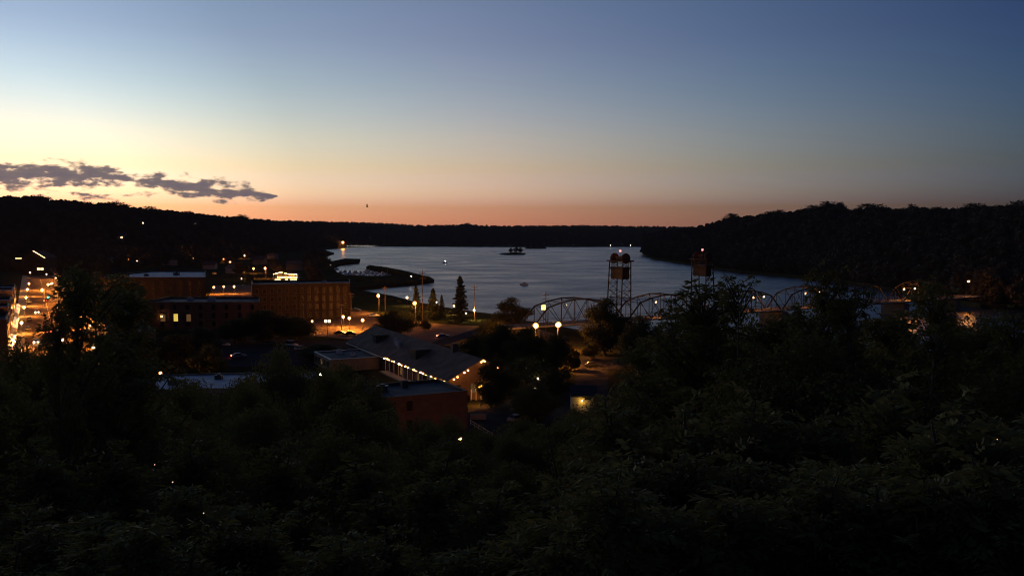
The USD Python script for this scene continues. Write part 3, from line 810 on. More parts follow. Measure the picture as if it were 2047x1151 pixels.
def roof_z(o): return 6.9 + (11.0 - 6.9) * min(o, FW - o) / (FW / 2)


for a, o, w, d, h in ((18, 3.4, 3.2, 2.6, 2.6), (52, 3.0, 4.0, 3.0, 2.8)):
    z = roof_z(o - d / 2) - .2
    dm = part('dormer', prism(Polygon([F(a - w / 2, o - d / 2)[:2], F(a + w / 2, o - d / 2)[:2], F(a + w / 2, o + d / 2 + 1)[:2], F(a - w / 2, o + d / 2 + 1)[:2]]), z, z + h), 'shingle_dark', fh)
    part('dormer_roof', prism(Polygon([F(a - w / 2 - .2, o - d / 2 - .2)[:2], F(a + w / 2 + .2, o - d / 2 - .2)[:2], F(a + w / 2 + .2, o + d / 2 + 1.2)[:2], F(a - w / 2 - .2, o + d / 2 + 1.2)[:2]]), z + h + .003, z + h + .22), 'shingle', dm)
for a, o in ((30, 4.4), (33, 3.9), (35.5, 3.6)):
    ru = part('roof_vent', bar(F(a, o, roof_z(o)), F(a, o, roof_z(o) + 1.3), .5, .45, 8), 'roof_pale', fh)
    part('vent_cap', ball(F(a, o, roof_z(o) + 1.35), .6, 1, .5), 'roof_pale', ru)
part('chimney', prism(Polygon([F(a, o)[:2] for a, o in ((64, 7), (65.4, 7), (65.4, 8.4), (64, 8.4))]), 9.6, 13.0), 'brick_red', fh)
an, anc = block('low flat-roofed annex with a pale edge beside the station house', [F(12, -14), F(30, -14), F(30, -.3), F(12, -.3)], 5.6, 'brick_tan', 'roof_tar', .25, name='annex', coping='trim_white')
windows(an, anc[0], anc[1], TOWN, 1, 3, 1.6, 1.4, 3.2, dim=(2,))
windows(an, F(12, -14), F(30, -14), TOWN, 1, 3, 1.6, 1.4, 3.2)
units(an, [(*F(17, -8)[:2], 1.6, 1.4, 1.1), (*F(24, -6)[:2], 1.2, 1.2, .9)], 5.6)

# string lights
sl = thing('string_lights', 'string of warm bulbs along the near eave of the station house', 'string lights')
def eave_a(u):
    k = (1023.5 - u) / FPX; return (49.6 - 270 * k) / (.443 - .8965 * k)


rr_s = random.Random(15)
EU = [774, 777, 780, 783, 789, 794, 803, 806, 809, 817, 822, 833, 839, 847, 853, 859, 869, 878, 886, 889, 893, 896]
part('wire', cat_([bar(F(p, -1.08, 6.62), F(q, -1.08, 6.62), .02, sides=4) for p, q in zip(np.linspace(35.5, 76, 9), np.linspace(40.5, 80.8, 9))]), 'steel_dark', sl)
for u in EU:
    part('bulb', ball(F(eave_a(u) + rr_s.uniform(-.25, .25), -1.08, 6.45 + rr_s.uniform(-.12, .1)), rr_s.uniform(.09, .21), 1), 'bulb_warm', sl)
sl2 = thing('string_lights', 'sparse warm bulbs up the gable end of the station house', 'string lights')
gz_ = lambda o: roof_z(o) + .1
part('wire', cat_([bar(F(81.05, o, gz_(o) - .1), F(81.05, o + 1.0, gz_(o + 1.) - .1), .02, sides=4) for o in np.arange(0, 15.9, 1.)]), 'steel_dark', sl2)
for o in (.7, 1.6, 3.3, 4.2, 7.5, 8.0, 8.3, 11.6, 14.2, 15.2):
    part('bulb', ball(F(81.05, o, gz_(o) - .25), .16, 1), 'bulb_warm', sl2)

# low brick building in front, dark blue-grey roof
R0 = np.array([-8.5, 167.7])
G = lambda a, o, z=0: np.array([*(R0 - E1 * a - E2 * o), z])           # a back along the right wall, o left along the front
bb, bc = block('reddish brick building with a wide flat dark roof in front of the station house', [G(0, 0), G(15.0, 0), G(15.0, 24), G(0, 24)], 9.4, 'brick_red', 'roof_tar', .45, name='brick_building', coping='brick_brown')
windows(bb, G(0, 24), G(0, 9), TOWN, 2, 3.6, 1.2, 1.9, 3.2)
units(bb, [(*G(9, 14)[:2], 2.2, 1.8, 1.2), (*G(13, 18)[:2], 1.4, 1.4, .9), (*G(5, 19)[:2], 1.2, 1.2, .8)], 9.4, 'steel_dark')
part('chimney', prism(Polygon([G(a, o)[:2] for a, o in ((11, 8), (12.1, 8), (12.1, 9.2), (11, 9.2))]), 9.3, 10.8), 'brick_brown', bb)
# gate and posts by the patio lamp
fe = thing('patio_fence', 'wooden patio fence with pale posts right of the low brick building', 'fence')
g0, g1 = on(942, 800), on(1000, 796)
for k in range(7):
    p = g0 + (g1 - g0) * k / 6
    part('post', bx(p[0] - .09, p[0] + .09, p[1] - .09, p[1] + .09, TOWN, TOWN + 2.4), 'trim_white', fe)
for k in range(6):
    p, q = g0 + (g1 - g0) * (k / 6), g0 + (g1 - g0) * ((k + 1) / 6)
    part('board_panel', on_wall(*wall_frame(p, q)[:3], .1, np.linalg.norm(q - p) - .1, TOWN + .15, TOWN + 1.7, -.03, .03), 'wood_pole', fe)
rl = thing('stair_railing', 'pale metal handrail beside the lit steps at the brick corner', 'railing')
r0, r1 = on(940, 850), on(985, 878)
for k in range(6):
    p = r0 + (r1 - r0) * k / 5
    part('post', bar(p, p + [0, 0, 1.05], .04), 'trim_white', rl)
part('handrail', cat_([bar(r0 + [0, 0, h], r1 + [0, 0, h], .05) for h in (1.05, .55)]), 'trim_white', rl)
r2 = on(972, 838)
part('low_wall', on_wall(*wall_frame(on(940, 838), r2)[:3], 0, np.linalg.norm(r2 - on(940, 838)), TOWN, TOWN + 1.1, -.15, .15), 'stucco', rl)

# pale membrane roofs glimpsed through the trees
pb, pc = block('building with a pale grey flat roof glimpsed through the left foreground trees', [(-84, 172), (-55, 176), (-57, 196), (-86, 192)], 8.6, 'stucco', 'roof_pale', .25, name='flat_roofed_building')
units(pb, [(-70, 182, 2., 1.6, 1.1), (-63, 189, 1.4, 1.4, .9)], 8.6, 'steel_dark')
windows(pb, (-84, 172), (-55, 176), TOWN, 2, 3, 1.2, 1.4, 3., lit=(1,), dim=(4,))
pb2, _ = block('smaller grey flat roof left of the station house annex', [(-58, 190), (-43, 192), (-45, 206), (-60, 204)], 7.2, 'stucco', 'roof_pale', .25, name='flat_roofed_building')
units(pb2, [(-52, 198, 1.6, 1.4, 1.0)], 7.2, 'steel_dark')
windows(pb2, (-58, 190), (-43, 192), TOWN, 1, 3, 1.2, 1.4, 3.)

# long brick block with three lit windows (B1), taller brick block to its right (B2), pale-roofed block behind (A)
def pix_block(label, uL, uR, vb, zt, depth, wall, roof, name, tilt=0., parapet=.7, **k):
    a, b = on(uL, vb), on(uR, vb); b = b + [0, tilt, 0]
    e = (b - a)[:2]; n = np.array([-e[1], e[0]]) / np.linalg.norm(e) * depth
    b2_ = b[:2] * (1 + depth / b[1]); a2_ = a[:2] + n
    return block(label, [a, b, (*b2_, 0), (*a2_, 0)], zt, wall, roof, parapet, name=name, **k)


b1, c1 = pix_block('long brown brick block with three lit windows in a row', 285, 520, 657, 12.2, 28, 'brick_brown', 'roof_tar', 'brick_building')
windows(b1, on(285, 657), on(520, 657), TOWN, 3, 3.2, 1.35, 2.1, 5.05, lit=(), dim=())
p_, e_, n_, L_ = wall_frame(on(285, 657), on(520, 657))
for u, m_, hgt in ((327, 'window_dim', 2.6), (352.5, 'window_lit', 2.9), (378, 'window_dim', 2.7)):
    s = np.dot(on(u, 657)[:2] - p_, e_); zz_ = at(u, 642, on(u, 657)[1])[2]
    wf = part('window', on_wall(p_, e_, n_, s - .95, s + .95, zz_ - .12, zz_ + hgt + .12, .13, .2), 'trim_white', b1)
    part('pane', on_wall(p_, e_, n_, s - .82, s + .82, zz_, zz_ + hgt, .203, .23), m_, wf)
s = np.dot(on(325, 657)[:2] - p_, e_); zz_ = at(325, 632, on(325, 657)[1])[2]
part('wall_lamp', ball((*(p_ + e_ * s + n_ * .6), zz_), .3, 1), 'bulb_warm', b1)
units(b1, [(*(on(400, 657)[:2] + [0, 14]), 2.6, 2, 1.3), (*(on(350, 657)[:2] + [0, 17]), 2, 2, 1.1)], 12.2)
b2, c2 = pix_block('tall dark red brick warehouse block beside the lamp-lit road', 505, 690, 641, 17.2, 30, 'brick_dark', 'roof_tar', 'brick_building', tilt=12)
windows(b2, on(505, 641), on(690, 641) + [0, 12, 0], TOWN, 4, 3.5, 1.3, 2.1, 3.1)
s_ = np.array(on(690, 641) + [0, 12, 0])
units(b2, [(*(on(560, 641)[:2] + [2, 16]), 2.6, 2, 1.5), (*(on(620, 641)[:2] + [2, 20]), 2, 2, 1.2)], 17.2)
wl = on(623, 640)
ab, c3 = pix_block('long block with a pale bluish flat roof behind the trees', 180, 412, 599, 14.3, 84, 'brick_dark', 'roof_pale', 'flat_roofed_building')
windows(ab, on(180, 599), on(412, 599), TOWN, 3, 3.6, 1.3, 2., 5.2)
units(ab, [(*(on(300, 599)[:2] + [0, 40]), 3, 2.4, 1.6), (*(on(250, 599)[:2] + [0, 30]), 2.4, 2, 1.2), (*(on(370, 599)[:2] + [0, 50]), 2, 2, 1.2)], 14.3, 'steel_dark')

# shopfront row left of main street
hts = [11.5, 13.2, 10.4, 12.6, 11.0, 13.6, 10.8, 12.]
wl_ = [26, 18, 22, 20, 26, 22, 24, 30]
a = -26.
names_ = ['nearest', 'second', 'third', 'fourth', 'fifth', 'sixth', 'seventh', 'farthest']
for i, (h, w) in enumerate(zip(hts, wl_)):
    p, q = st(a, -4.1), st(a + w - .3, -4.1); r, s = st(a + w - .3, -4.1 - 26), st(a, -4.1 - 26)
    t, cc = block(f'{["red", "brown", "tan"][i % 3]} brick shop building, {names_[i]} in the row left of main street', [p, q, r, s], TOWN + h, ['brick_red', 'brick_brown', 'brick_tan'][i % 3], 'roof_pale' if i % 2 else 'roof_tar', .8, name='shop_building')
    fpv = wall_frame(q, p)
    if np.dot(fpv[2], sn) < 0: fpv = wall_frame(p, q); pw, qw = p, q
    else: pw, qw = q, p
    windows(t, pw, qw, TOWN + 4.2, 2, 3.4, 1.2, 2.0, 3.0, dim=((3,) if i in (1, 4) else ()))
    pp, ee, nn, LL = wall_frame(pw, qw)
    for k in range(3):
        s0 = LL / 3 * k + .6; s1 = LL / 3 * (k + 1) - .6
        sh = part('shopfront', on_wall(pp, ee, nn, s0, s1, TOWN + .3, TOWN + 3.2, .01, .12), 'wood_pole', t)
        part('pane', on_wall(pp, ee, nn, s0 + .3, s1 - .3, TOWN + .7, TOWN + 2.8, .122, .15), 'shop_lit' if (i + k) % 2 == 0 else 'window_glass', sh)
    part('cornice', on_wall(pp, ee, nn, 0, LL, TOWN + h - .5, TOWN + h - .1, .01, .5), 'brick_brown', t)
    aw = [(*(pp + ee * s + nn * o), z) for s in (.5, LL - .5) for o, z in ((.14, TOWN + 3.9), (.14, TOWN + 3.8), (1.8, TOWN + 3.2), (1.8, TOWN + 3.1))]
    part('awning', trimesh.convex.convex_hull(np.array(aw)), ['paint_red', 'paint_blue', 'frame_dark'][i % 3], t)
    a += w
# row right of main street, mostly behind the foreground tree
a = -40.
for i, (h, w) in enumerate(zip([7.6, 7.0, 8.4, 8.8], [34, 30, 36, 32])):
    o = 22.7
    p, q, r, s = st(a, o), st(a, o + 12), st(a + w - .3, o + 12), st(a + w - .3, o)
    t, cc = block(f'dark {["tan", "red", "brown"][i % 3]} brick building behind the leaves, {names_[i]} right of main street', [p, q, r, s], TOWN + h, ['brick_tan', 'brick_red', 'brick_brown'][i % 3], 'roof_tar', .7, name='shop_building')
    pw, qw = (s, p)
    if np.dot(wall_frame(pw, qw)[2], sn) > 0: pw, qw = qw, pw
    windows(t, pw, qw, TOWN + 3.6, 1, 3.2, 1.2, 1.9, 3.4, lit=((2,) if i == 0 else ()))
    pp, ee, nn, LL = wall_frame(pw, qw)
    for k in range(3):
        s0 = LL / 3 * k + .6; s1 = LL / 3 * (k + 1) - .6
        sh = part('shopfront', on_wall(pp, ee, nn, s0, s1, TOWN + .3, TOWN + 3.2, .01, .12), 'wood_pole', t)
        part('pane', on_wall(pp, ee, nn, s0 + .3, s1 - .3, TOWN + .7, TOWN + 2.8, .122, .15), 'shop_lit', sh)
    a += w

# hall with lit gable trim at the end of the street
gp = at(72, 530, 800.)
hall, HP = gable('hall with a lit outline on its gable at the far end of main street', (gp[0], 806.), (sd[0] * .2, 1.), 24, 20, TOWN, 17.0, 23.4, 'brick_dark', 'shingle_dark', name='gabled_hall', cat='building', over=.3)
hax = np.array([sd[0] * .2, 1.]); 
for s0, s1, m_ in ((0., 1., 'trim_lit'),):
    P0, P1 = HP(-12.5, 0), HP(-12.5, -10)
    part('trim', bar((P0[0], P0[1], 23.8), (P1[0], P1[1], 17.3), .42, square=True), m_, hall)
P0, P1 = HP(-12.6, 10), HP(-12.6, 15.)
part('trim', bar((P0[0], P0[1], 17.0), (P1[0], P1[1], 17.0), .42, square=True), 'trim_lit', hall)
for o in (-4, -7):
    P0 = HP(-12.2, o)
    part('window', bx(P0[0] - 1.2, P0[0] + 1.2, P0[1] - .15, P0[1] + .1, 6.5, 8.4), 'trim_lit', hall)

# pavilion restaurant hung with lights
rp = on(573, 564)
pav = thing('pavilion_restaurant', 'two-deck restaurant pavilion outlined with rows of warm lights', 'restaurant')
rx, ry = rp[0], rp[1]
part('deck', bx(rx - 10, rx + 10, ry - 5, ry + 7, TOWN, TOWN + .6), 'wood_dock', pav)
part('wall', bx(rx - 8, rx + 8, ry - 1, ry + 6, TOWN + .6, TOWN + 5.6), 'siding', pav)
part('upper_deck', bx(rx - 9.5, rx + 9.5, ry - 4, ry + 6.5, TOWN + 3.4, TOWN + 3.7), 'wood_dock', pav)
part('roof', trimesh.convex.convex_hull(np.array([(rx - 9, ry - 4, TOWN + 6), (rx + 9, ry - 4, TOWN + 6), (rx + 9, ry + 7, TOWN + 6), (rx - 9, ry + 7, TOWN + 6), (rx - 4, ry + 1.5, TOWN + 8.4), (rx + 4, ry + 1.5, TOWN + 8.4)])), 'shingle_dark', pav)
for k in range(7):
    x = rx - 9 + k * 3
    part('post', bx(x - .12, x + .12, ry - 4, ry - 3.8, TOWN + .6, TOWN + 6), 'trim_white', pav)
for x, w in ((rx - 6.5, 4.2), (rx + .3, 2.), (rx + 5.6, 5.)):
    part('window', bx(x - w / 2, x + w / 2, ry - 1.12, ry - 1.0, TOWN + 1.2, TOWN + 2.4), 'trim_lit', pav)
ps = thing('string_lights', 'rows of warm bulbs along the roof and deck of the pavilion restaurant', 'string lights')
for i, x in enumerate(np.linspace(-8.6, 8.6, 15)):
    if i in (6,): continue
    part('bulb', ball((rx + x, ry - 4.3, TOWN + 6.2 + (1.4 * math.exp(-((x + 3) / 4) ** 2))), .30, 1), 'bulb_warm', ps)
for i, x in enumerate(np.linspace(-5.5, 8.6, 13)):
    part('bulb', ball((rx + x, ry - 4.35, TOWN + 3.9), .28, 1), 'bulb_warm', ps)

# houses of the left part of the town and on the hills
rr_ = random.Random(4)
hk = 0
for u, v, lb in [(215, 520, 'low dark house left of the hill foot lamps'), (300, 522, 'dark gabled house above the pale flat roof'), (420, 532, 'house with a pinkish roof edge above the lit car park'), (340, 524, 'dark house behind the leftmost hill foot lamp'),
                 (520, 522, 'dark house above the orange lamp left of the restaurant'), (470, 540, 'dark house right of the lit tree'), (150, 517, 'dark house behind the tall slender tree'), (590, 534, 'dark house behind the pavilion restaurant'),
                 (30, 522, 'dark house behind the row of shops'), (400, 513, 'small house by the bright hill foot lamp'), (270, 512, 'dark house under the wood right of the roof lamps'), (545, 512, 'dark house up the slope behind the restaurant')]:
    p = hit(u, v + 6, 0.); z = land_z(p[0], p[1])
    an_ = rr_.uniform(-.5, .5)
    t, HPx = gable(lb, p, (math.cos(an_), math.sin(an_)), rr_.uniform(11, 16), rr_.uniform(8, 10), z, z + rr_.uniform(4.5, 6.0), z + rr_.uniform(7.5, 9.5), ['siding', 'brick_tan', 'stucco'][hk % 3], ['shingle_dark', 'shingle'][hk % 2], name='house')
    q, w_ = HPx(-5.2, -4.), HPx(5.2, -4.)
    hw = 5.05
    hk += 1
for p, lb in hl:
    z = land_z(p[0], p[1])
    t, HPx = gable(lb, p, (1, .1), 13, 9, z, z + 5, z + 9, 'siding', 'shingle_dark', name='house')
    wv_ = HPx(1.5, -4.62)
    part('window', bx(wv_[0] - 1.0, wv_[0] + 1.0, wv_[1] - .12, wv_[1], z + 1.2, z + 3.2), 'sign_lit', t)

# made-up shed wall catching yellow lamp light, standing in for lit leaves
yp = on(1165, 826)
yg, _ = gable('small pale garage made up to show yellow lamp light among the leaves', (yp[0] + .3, yp[1] + 3.2), (1, 0), 5, 5.6, TOWN, 6.0, 7.6, 'siding', 'shingle_dark', name='garage', cat='garage', over=.3)
part('door', bx(yp[0] - 1.1, yp[0] + 1.5, yp[1] + .33, yp[1] + .39, TOWN, TOWN + 2.3), 'trim_white', yg)
glow('lamp_yellow', (1., .52, .07), 11.)
part('wall_lamp', ball((yp[0] - .2, yp[1] - .35, TOWN + 2.7), .14, 1), 'lamp_yellow', yg)
part('lamp_arm', bar((yp[0] - .2, yp[1] - .32, TOWN + 2.86), (yp[0] - .2, yp[1] + .39, TOWN + 2.95), .03), 'steel_dark', yg)

# ---------------------------------------------------------------- lamps, poles, signs
def lamp_build(H, r, m_, kind='globe', shell=.5, glass='amber_glass'):
    """A bright bulb of radius r inside an oversized glowing shell that paints the lamp halo."""
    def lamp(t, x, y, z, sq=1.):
        g = part('globe', ball((x, y, z), shell, 2, sq), glass, t)  # shell larger than the lamp, its glow painted as halo
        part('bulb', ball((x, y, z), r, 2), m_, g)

    def build(t):
        if kind == 'globe':
            part('post', cat_([bar((0, 0, 0), (0, 0, .7), .16, .1, 8), bar((0, 0, .7), (0, 0, H - shell), .075, .06, 8)]), 'steel_dark', t)
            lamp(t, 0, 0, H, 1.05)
            part('cap', bar((0, 0, H + shell * 1.03), (0, 0, H + shell * 1.3), shell * .35, .03, 8), 'steel_dark', t)
        elif kind == 'twin':
            part('post', cat_([bar((0, 0, 0), (0, 0, .7), .16, .1, 8), bar((0, 0, .7), (0, 0, H - .5), .075, .06, 8)]), 'steel_dark', t)
            part('cross_arm', cat_([bar((-.75, 0, H - .75), (.75, 0, H - .75), .05), bar((-.75, 0, H - .75), (-.75, 0, H - shell), .05), bar((.75, 0, H - .75), (.75, 0, H - shell), .05)]), 'steel_dark', t)
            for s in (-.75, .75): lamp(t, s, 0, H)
        elif kind == 'hooded':
            part('pole', bar((0, .0, 0), (0, 0, H + .6), .13, .08, 8), 'steel_dark', t)
            part('arm', bar((0, 0, H + .5), (0, -2.4, H + .75), .06, .05), 'steel_dark', t)
            a_ = np.arange(14) * 2 * np.pi / 14; v = np.vstack([np.c_[np.cos(a_) * rr, np.sin(a_) * rr - 2.4, np.full(14, z)] for rr, z in ((.85, H - .35), (.5, H + .35), (.06, H + .72))])
            part('hood', trimesh.Trimesh(v, [f for q in (0, 14) for i in range(14) for f in ([q + i, q + (i + 1) % 14, q + 14 + (i + 1) % 14], [q + i, q + 14 + (i + 1) % 14, q + 14 + i])], process=False), 'steel_dark', t)
            part('bulb', ball((0, -2.4, H + .02), r, 2), m_, t)
        else:
            part('pole', bar((0, .0, 0), (0, 0, H + .6), .13, .08, 8), 'steel_dark', t)
            part('arm', bar((0, 0, H + .5), (0, -1.9, H + .95), .06, .05), 'steel_dark', t)
            part('lamp_head', hull([(0, -1.5, H + .92), (0, -2.7, H + .98)], [.16, .22]), 'steel_dark', t)
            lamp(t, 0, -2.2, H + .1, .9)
    return build


SHR.put('bush before the yellow-lit garage', (*on(1178, 842)[:2], TOWN), 1., (.5, .5, .8)); SHR.put('small bush at the left corner of the yellow-lit garage', (*on(1148, 838)[:2], TOWN), 2., (.4, .4, .6))
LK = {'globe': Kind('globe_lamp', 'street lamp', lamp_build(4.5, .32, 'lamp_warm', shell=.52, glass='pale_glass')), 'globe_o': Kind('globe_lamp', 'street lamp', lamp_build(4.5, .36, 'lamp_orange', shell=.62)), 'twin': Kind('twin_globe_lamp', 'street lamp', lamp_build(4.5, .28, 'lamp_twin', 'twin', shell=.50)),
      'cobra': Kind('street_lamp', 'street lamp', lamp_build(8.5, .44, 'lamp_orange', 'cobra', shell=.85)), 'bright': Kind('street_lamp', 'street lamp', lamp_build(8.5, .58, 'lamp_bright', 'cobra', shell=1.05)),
      'hooded': Kind('hooded_lamp', 'street lamp', lamp_build(8.5, .34, 'lamp_street', 'hooded')),  # unseen lamp added for its light, the hood hides the bulb
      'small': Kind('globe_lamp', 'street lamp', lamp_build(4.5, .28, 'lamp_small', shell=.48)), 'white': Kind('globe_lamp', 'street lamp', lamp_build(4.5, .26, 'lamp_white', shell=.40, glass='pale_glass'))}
HL = {'globe': 4.5, 'globe_o': 4.5, 'twin': 4.5, 'cobra': 8.6, 'bright': 8.6, 'small': 4.5, 'white': 4.5}
lamps = [('bright', 1071, 651, 'brighter left lamp of the pair at the bridge approach'), ('bright', 1116, 649, 'right lamp of the bright pair at the bridge approach'),
         ('cobra', 756, 591, 'tall lamp at the water edge left of the park'), ('cobra', 829, 606, 'orange lamp before the small spruces in the park'), ('globe', 814, 595, 'lamp on the shore left of the small spruces'),
         ('globe', 872, 604, 'lamp beside the narrow spruce in the park'), ('globe', 908, 611, 'lamp at the left foot of the big spruce'), ('globe', 948, 620, 'lamp at the utility pole right of the big spruce'), ('white', 931, 626, 'small white lamp in front of the big spruce'),
         ('globe', 994, 631, 'lamp on the shore left of the round tree by the bridge'), ('globe_o', 427, 574, 'left lamp over the lit car park'), ('globe_o', 468, 573, 'right lamp over the lit car park'), ('small', 447, 573, 'dim lamp between the two car park lamps'),
         ('cobra', 530, 536, 'bright orange lamp left of the pavilion restaurant'), ('globe_o', 507, 537, 'lamp left of the bright orange lamp by the restaurant'), ('small', 497, 550, 'low lamp lighting a bush beside the restaurant road'), ('small', 478, 526, 'lamp inside the lit tree of the town'),
         ('globe_o', 686, 633, 'lamp left of two at the red brick corner'), ('globe_o', 698, 636, 'lamp right of two at the red brick corner'), ('globe_o', 725, 640, 'lamp at the kerb left of the round tree'), ('small', 624, 642, 'lamp against the red warehouse wall'),
         ('small', 960, 773, 'patio lamp beside the low brick building'), ('cobra', 84, 580, 'bright lamp over main street by the traffic light'),
         ('twin', 58, 567, 'farthest twin lamp on the left pavement'), ('twin', 55, 578, 'second farthest twin lamp on the left pavement'), ('twin', 52, 595, 'middle twin lamp on the left pavement beside the bright one'), ('twin', 48, 614, 'twin lamp on the left pavement level with the oncoming car'),
         ('twin', 43, 645, 'twin lamp on the left pavement by the lit shopfront'), ('twin', 30, 674, 'nearest twin lamp on the left pavement'), ('globe_o', 149, 607, 'lamp among leaves on the right pavement'), ('globe_o', 161, 636, 'lamp with lit wall behind the leaves on the right'),
         ('globe_o', 126, 679, 'lamp low among the leaves beside the brake lights'), ('small', 181, 650, 'lamp behind leaves on the right pavement, upper of three'), ('small', 190, 622, 'lamp high behind leaves right of main street'), ('small', 187, 694, 'lowest lamp behind the leaves right of main street'), ('small', 166, 676, 'lamp behind leaves on the right pavement, lower of three'),
         ('globe_o', 96, 569, 'lamp at the crossing beyond the traffic light'), ('cobra', 112, 556, 'tall lamp at the crossing of main street'), ('small', 60, 545, 'small lamp left of the far end of main street'), ('white', 641, 748, 'pale lamp under the trees left of the annex'), ('white', 1052, 734, 'pale lamp in the leaves of the station clump'), ('white', 1076, 757, 'white lamp low in the station clump'), ('white', 1069, 777, 'white lamp in the station yard'),
         ('small', 555, 563, 'left lamp at the foot of the restaurant pavilion'), ('white', 545, 566, 'white lamp left of the pavilion foot'), ('white', 483, 557, 'white lamp by the lit bush'), ('small', 520, 520, 'small lamp on the slope above the restaurant road'), ('small', 321, 746, 'lamp at the edge of the pale roof among leaves'), ('small', 104, 566, 'small lamp far up main street on the right'), ('small', 93, 548, 'small lamp at the far end of main street'), ('small', 137, 592, 'faint lamp behind leaves right of the traffic light'),
         ('white', 690, 578, 'white lamp at the root of the harbour breakwater'), ('white', 822, 552, 'white light on the planted breakwater'), ('white', 661, 530, 'white light at the first breakwater'), ('white', 625, 555, 'white lamp behind the warehouse near the harbour')]
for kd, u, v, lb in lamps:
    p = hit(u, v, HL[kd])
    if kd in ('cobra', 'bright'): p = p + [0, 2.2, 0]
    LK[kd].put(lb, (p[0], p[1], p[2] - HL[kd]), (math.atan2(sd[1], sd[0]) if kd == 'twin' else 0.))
for a in range(-62, 480, 30):  # lamps added along the kerb for even light on the street
    lb = 'unseen hooded lamp added along the right kerb to light main street'
    q = st(a, 19.3); LK['hooded'].put(lb, (q[0], q[1], TOWN), math.atan2(sd[1], sd[0]) - math.pi, group='added hooded lamps lighting main street from the right kerb')
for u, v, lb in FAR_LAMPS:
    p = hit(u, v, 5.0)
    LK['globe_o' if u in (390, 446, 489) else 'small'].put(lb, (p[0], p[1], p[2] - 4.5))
p = on(1128, 738); LK['hooded'].put('unseen hooded lamp behind the station clump lighting the lane', (p[0], p[1] + 2.4, TOWN))  # put out of sight here to light the lane
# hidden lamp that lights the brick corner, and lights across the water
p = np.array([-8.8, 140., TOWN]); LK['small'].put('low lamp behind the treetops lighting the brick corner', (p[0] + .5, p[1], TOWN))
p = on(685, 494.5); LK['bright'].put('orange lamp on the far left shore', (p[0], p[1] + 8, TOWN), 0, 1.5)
shore = Kind('dock_light', 'light', lambda t: (part('post', bar((0, 0, -2), (0, 0, 3.2), .1), 'steel_dark', t), part('globe', ball((0, 0, 3.6), .62, 1), 'lamp_far', t)))
for i, (u, lb) in enumerate([(695, 'leftmost white light of the row on the far shore'), (703, 'second white light of the far shore row'), (708, 'third white light of the far shore row'), (713, 'fourth white light of the far shore row'), (723, 'fifth white light of the row, after its gap'), (728, 'sixth white light of the far shore row'), (735, 'seventh white light of the far shore row'), (742, 'second from right white light of the far shore row'), (749, 'rightmost white light of the far shore row')]):
    p = on(u, 493.8, 1.); shore.put(lb, (p[0], p[1], 1.0), 0, (.8, .8, .8))
for u, lb in ((1220, 'white beacon on the far shore above the left bridge tower'), (1260, 'white beacon on the far shore right of the left bridge tower')):
    p = on(u, 495, 0.); q = shore.put(lb, (p[0], p[1], 1.0), 0, (1.1, 1.1, 1.4)); 

POLE = Kind('utility_pole', 'utility pole', lambda t: (part('pole', bar((0, 0, 0), (0, 0, 13.5), .19, .13, 8), 'wood_pole', t), [part('crossarm', bx(-1.3, 1.3, -.08, .08, z, z + .16), 'wood_pole', t) for z in (12.4, 11.2)],
                                                      [part('insulator', bar((x, 0, 12.56), (x, 0, 12.85), .06), 'roof_pale', t) for x in (-1.1, -.5, .5, 1.1)]))
for u, vt, vb, lb in [(702, 584, 640, 'utility pole at the corner of the lit road and lawn'), (770, 572, 622, 'plain pole on the lawn right of the tall lamp'), (845, 538, 650, 'tallest utility pole with crossarms between the spruces'), (949, 568, 640, 'utility pole right of the big spruce'),
                      (1091, 583, 668, 'utility pole in front of the left end of the bridge'), (683, 606, 662, 'orange-lit pole at the red brick corner'), (199, 520, 545, 'lone pole above the pale flat roof')]:
    b = on(u, vb); tz = at(u, vt, b[1])[2]
    POLE.put(lb, (b[0], b[1], TOWN), rr_.uniform(-.4, .4), (1, 1, (tz - TOWN) / 13.5))
# lit signs
sg = on(655, 672); tz = at(655, 642, sg[1])[2]
s_ = thing('lit_sign', 'white lit two-panel sign on a post over the orange road', 'sign', (sg[0], sg[1], TOWN))
part('post', bar((0, 0, 0), (0, 0, tz - TOWN - .5), .12), 'steel_dark', s_)
for x in (-.62, .62): part('panel', hull([(x - .35, 0, tz - TOWN - .35), (x + .35, 0, tz - TOWN - .35), (x - .35, 0, tz - TOWN + .45), (x + .35, 0, tz - TOWN + .45)], .12), 'sign_lit', s_)
sb = on(1086, 668); tz = at(1086, 614, sb[1])[2]
s_ = thing('lit_sign', 'square yellow lit box on the pole at the left end of the bridge', 'sign', (sb[0], sb[1] - .6, TOWN))
part('post', bar((0, 0, 0), (0, 0, tz - TOWN - .8), .1), 'steel_dark', s_)
glow('sign_yellow', (1., .72, .16), .35)
part('panel', bx(-.8, .8, -.2, .2, tz - TOWN - .85, tz - TOWN + .85), 'sign_yellow', s_)
part('rim', cat_([bx(-.92, .92, -.18, .18, tz - TOWN + .853, tz - TOWN + .96), bx(-.92, .92, -.18, .18, tz - TOWN - .96, tz - TOWN - .853)]), 'steel_dark', s_)
# traffic light
tp = hit(97, 593, 6.); 
tl = thing('traffic_light', 'traffic light showing green over main street', 'traffic light', (tp[0], tp[1], TOWN))
part('mast_arm', cat_([bar((5, 0, 0), (5, 0, 6.8), .13, .1), bar((5, 0, 6.7), (-.4, 0, 6.7), .09, .06)]), 'steel_dark', tl)
hd = part('signal_head', bx(-.3, .3, -.02, .32, 5.3, 6.62), 'steel_dark', tl)
for z, m_ in ((6.35, 'steel_dark'), (5.96, 'steel_dark')): part('lens', bar((0, -.03, z), (0, -.14, z), .15, sides=12), m_, hd)
part('lens', ball((0, -.25, 5.57), .42, 2), 'lamp_green', hd, label='glowing green lens')

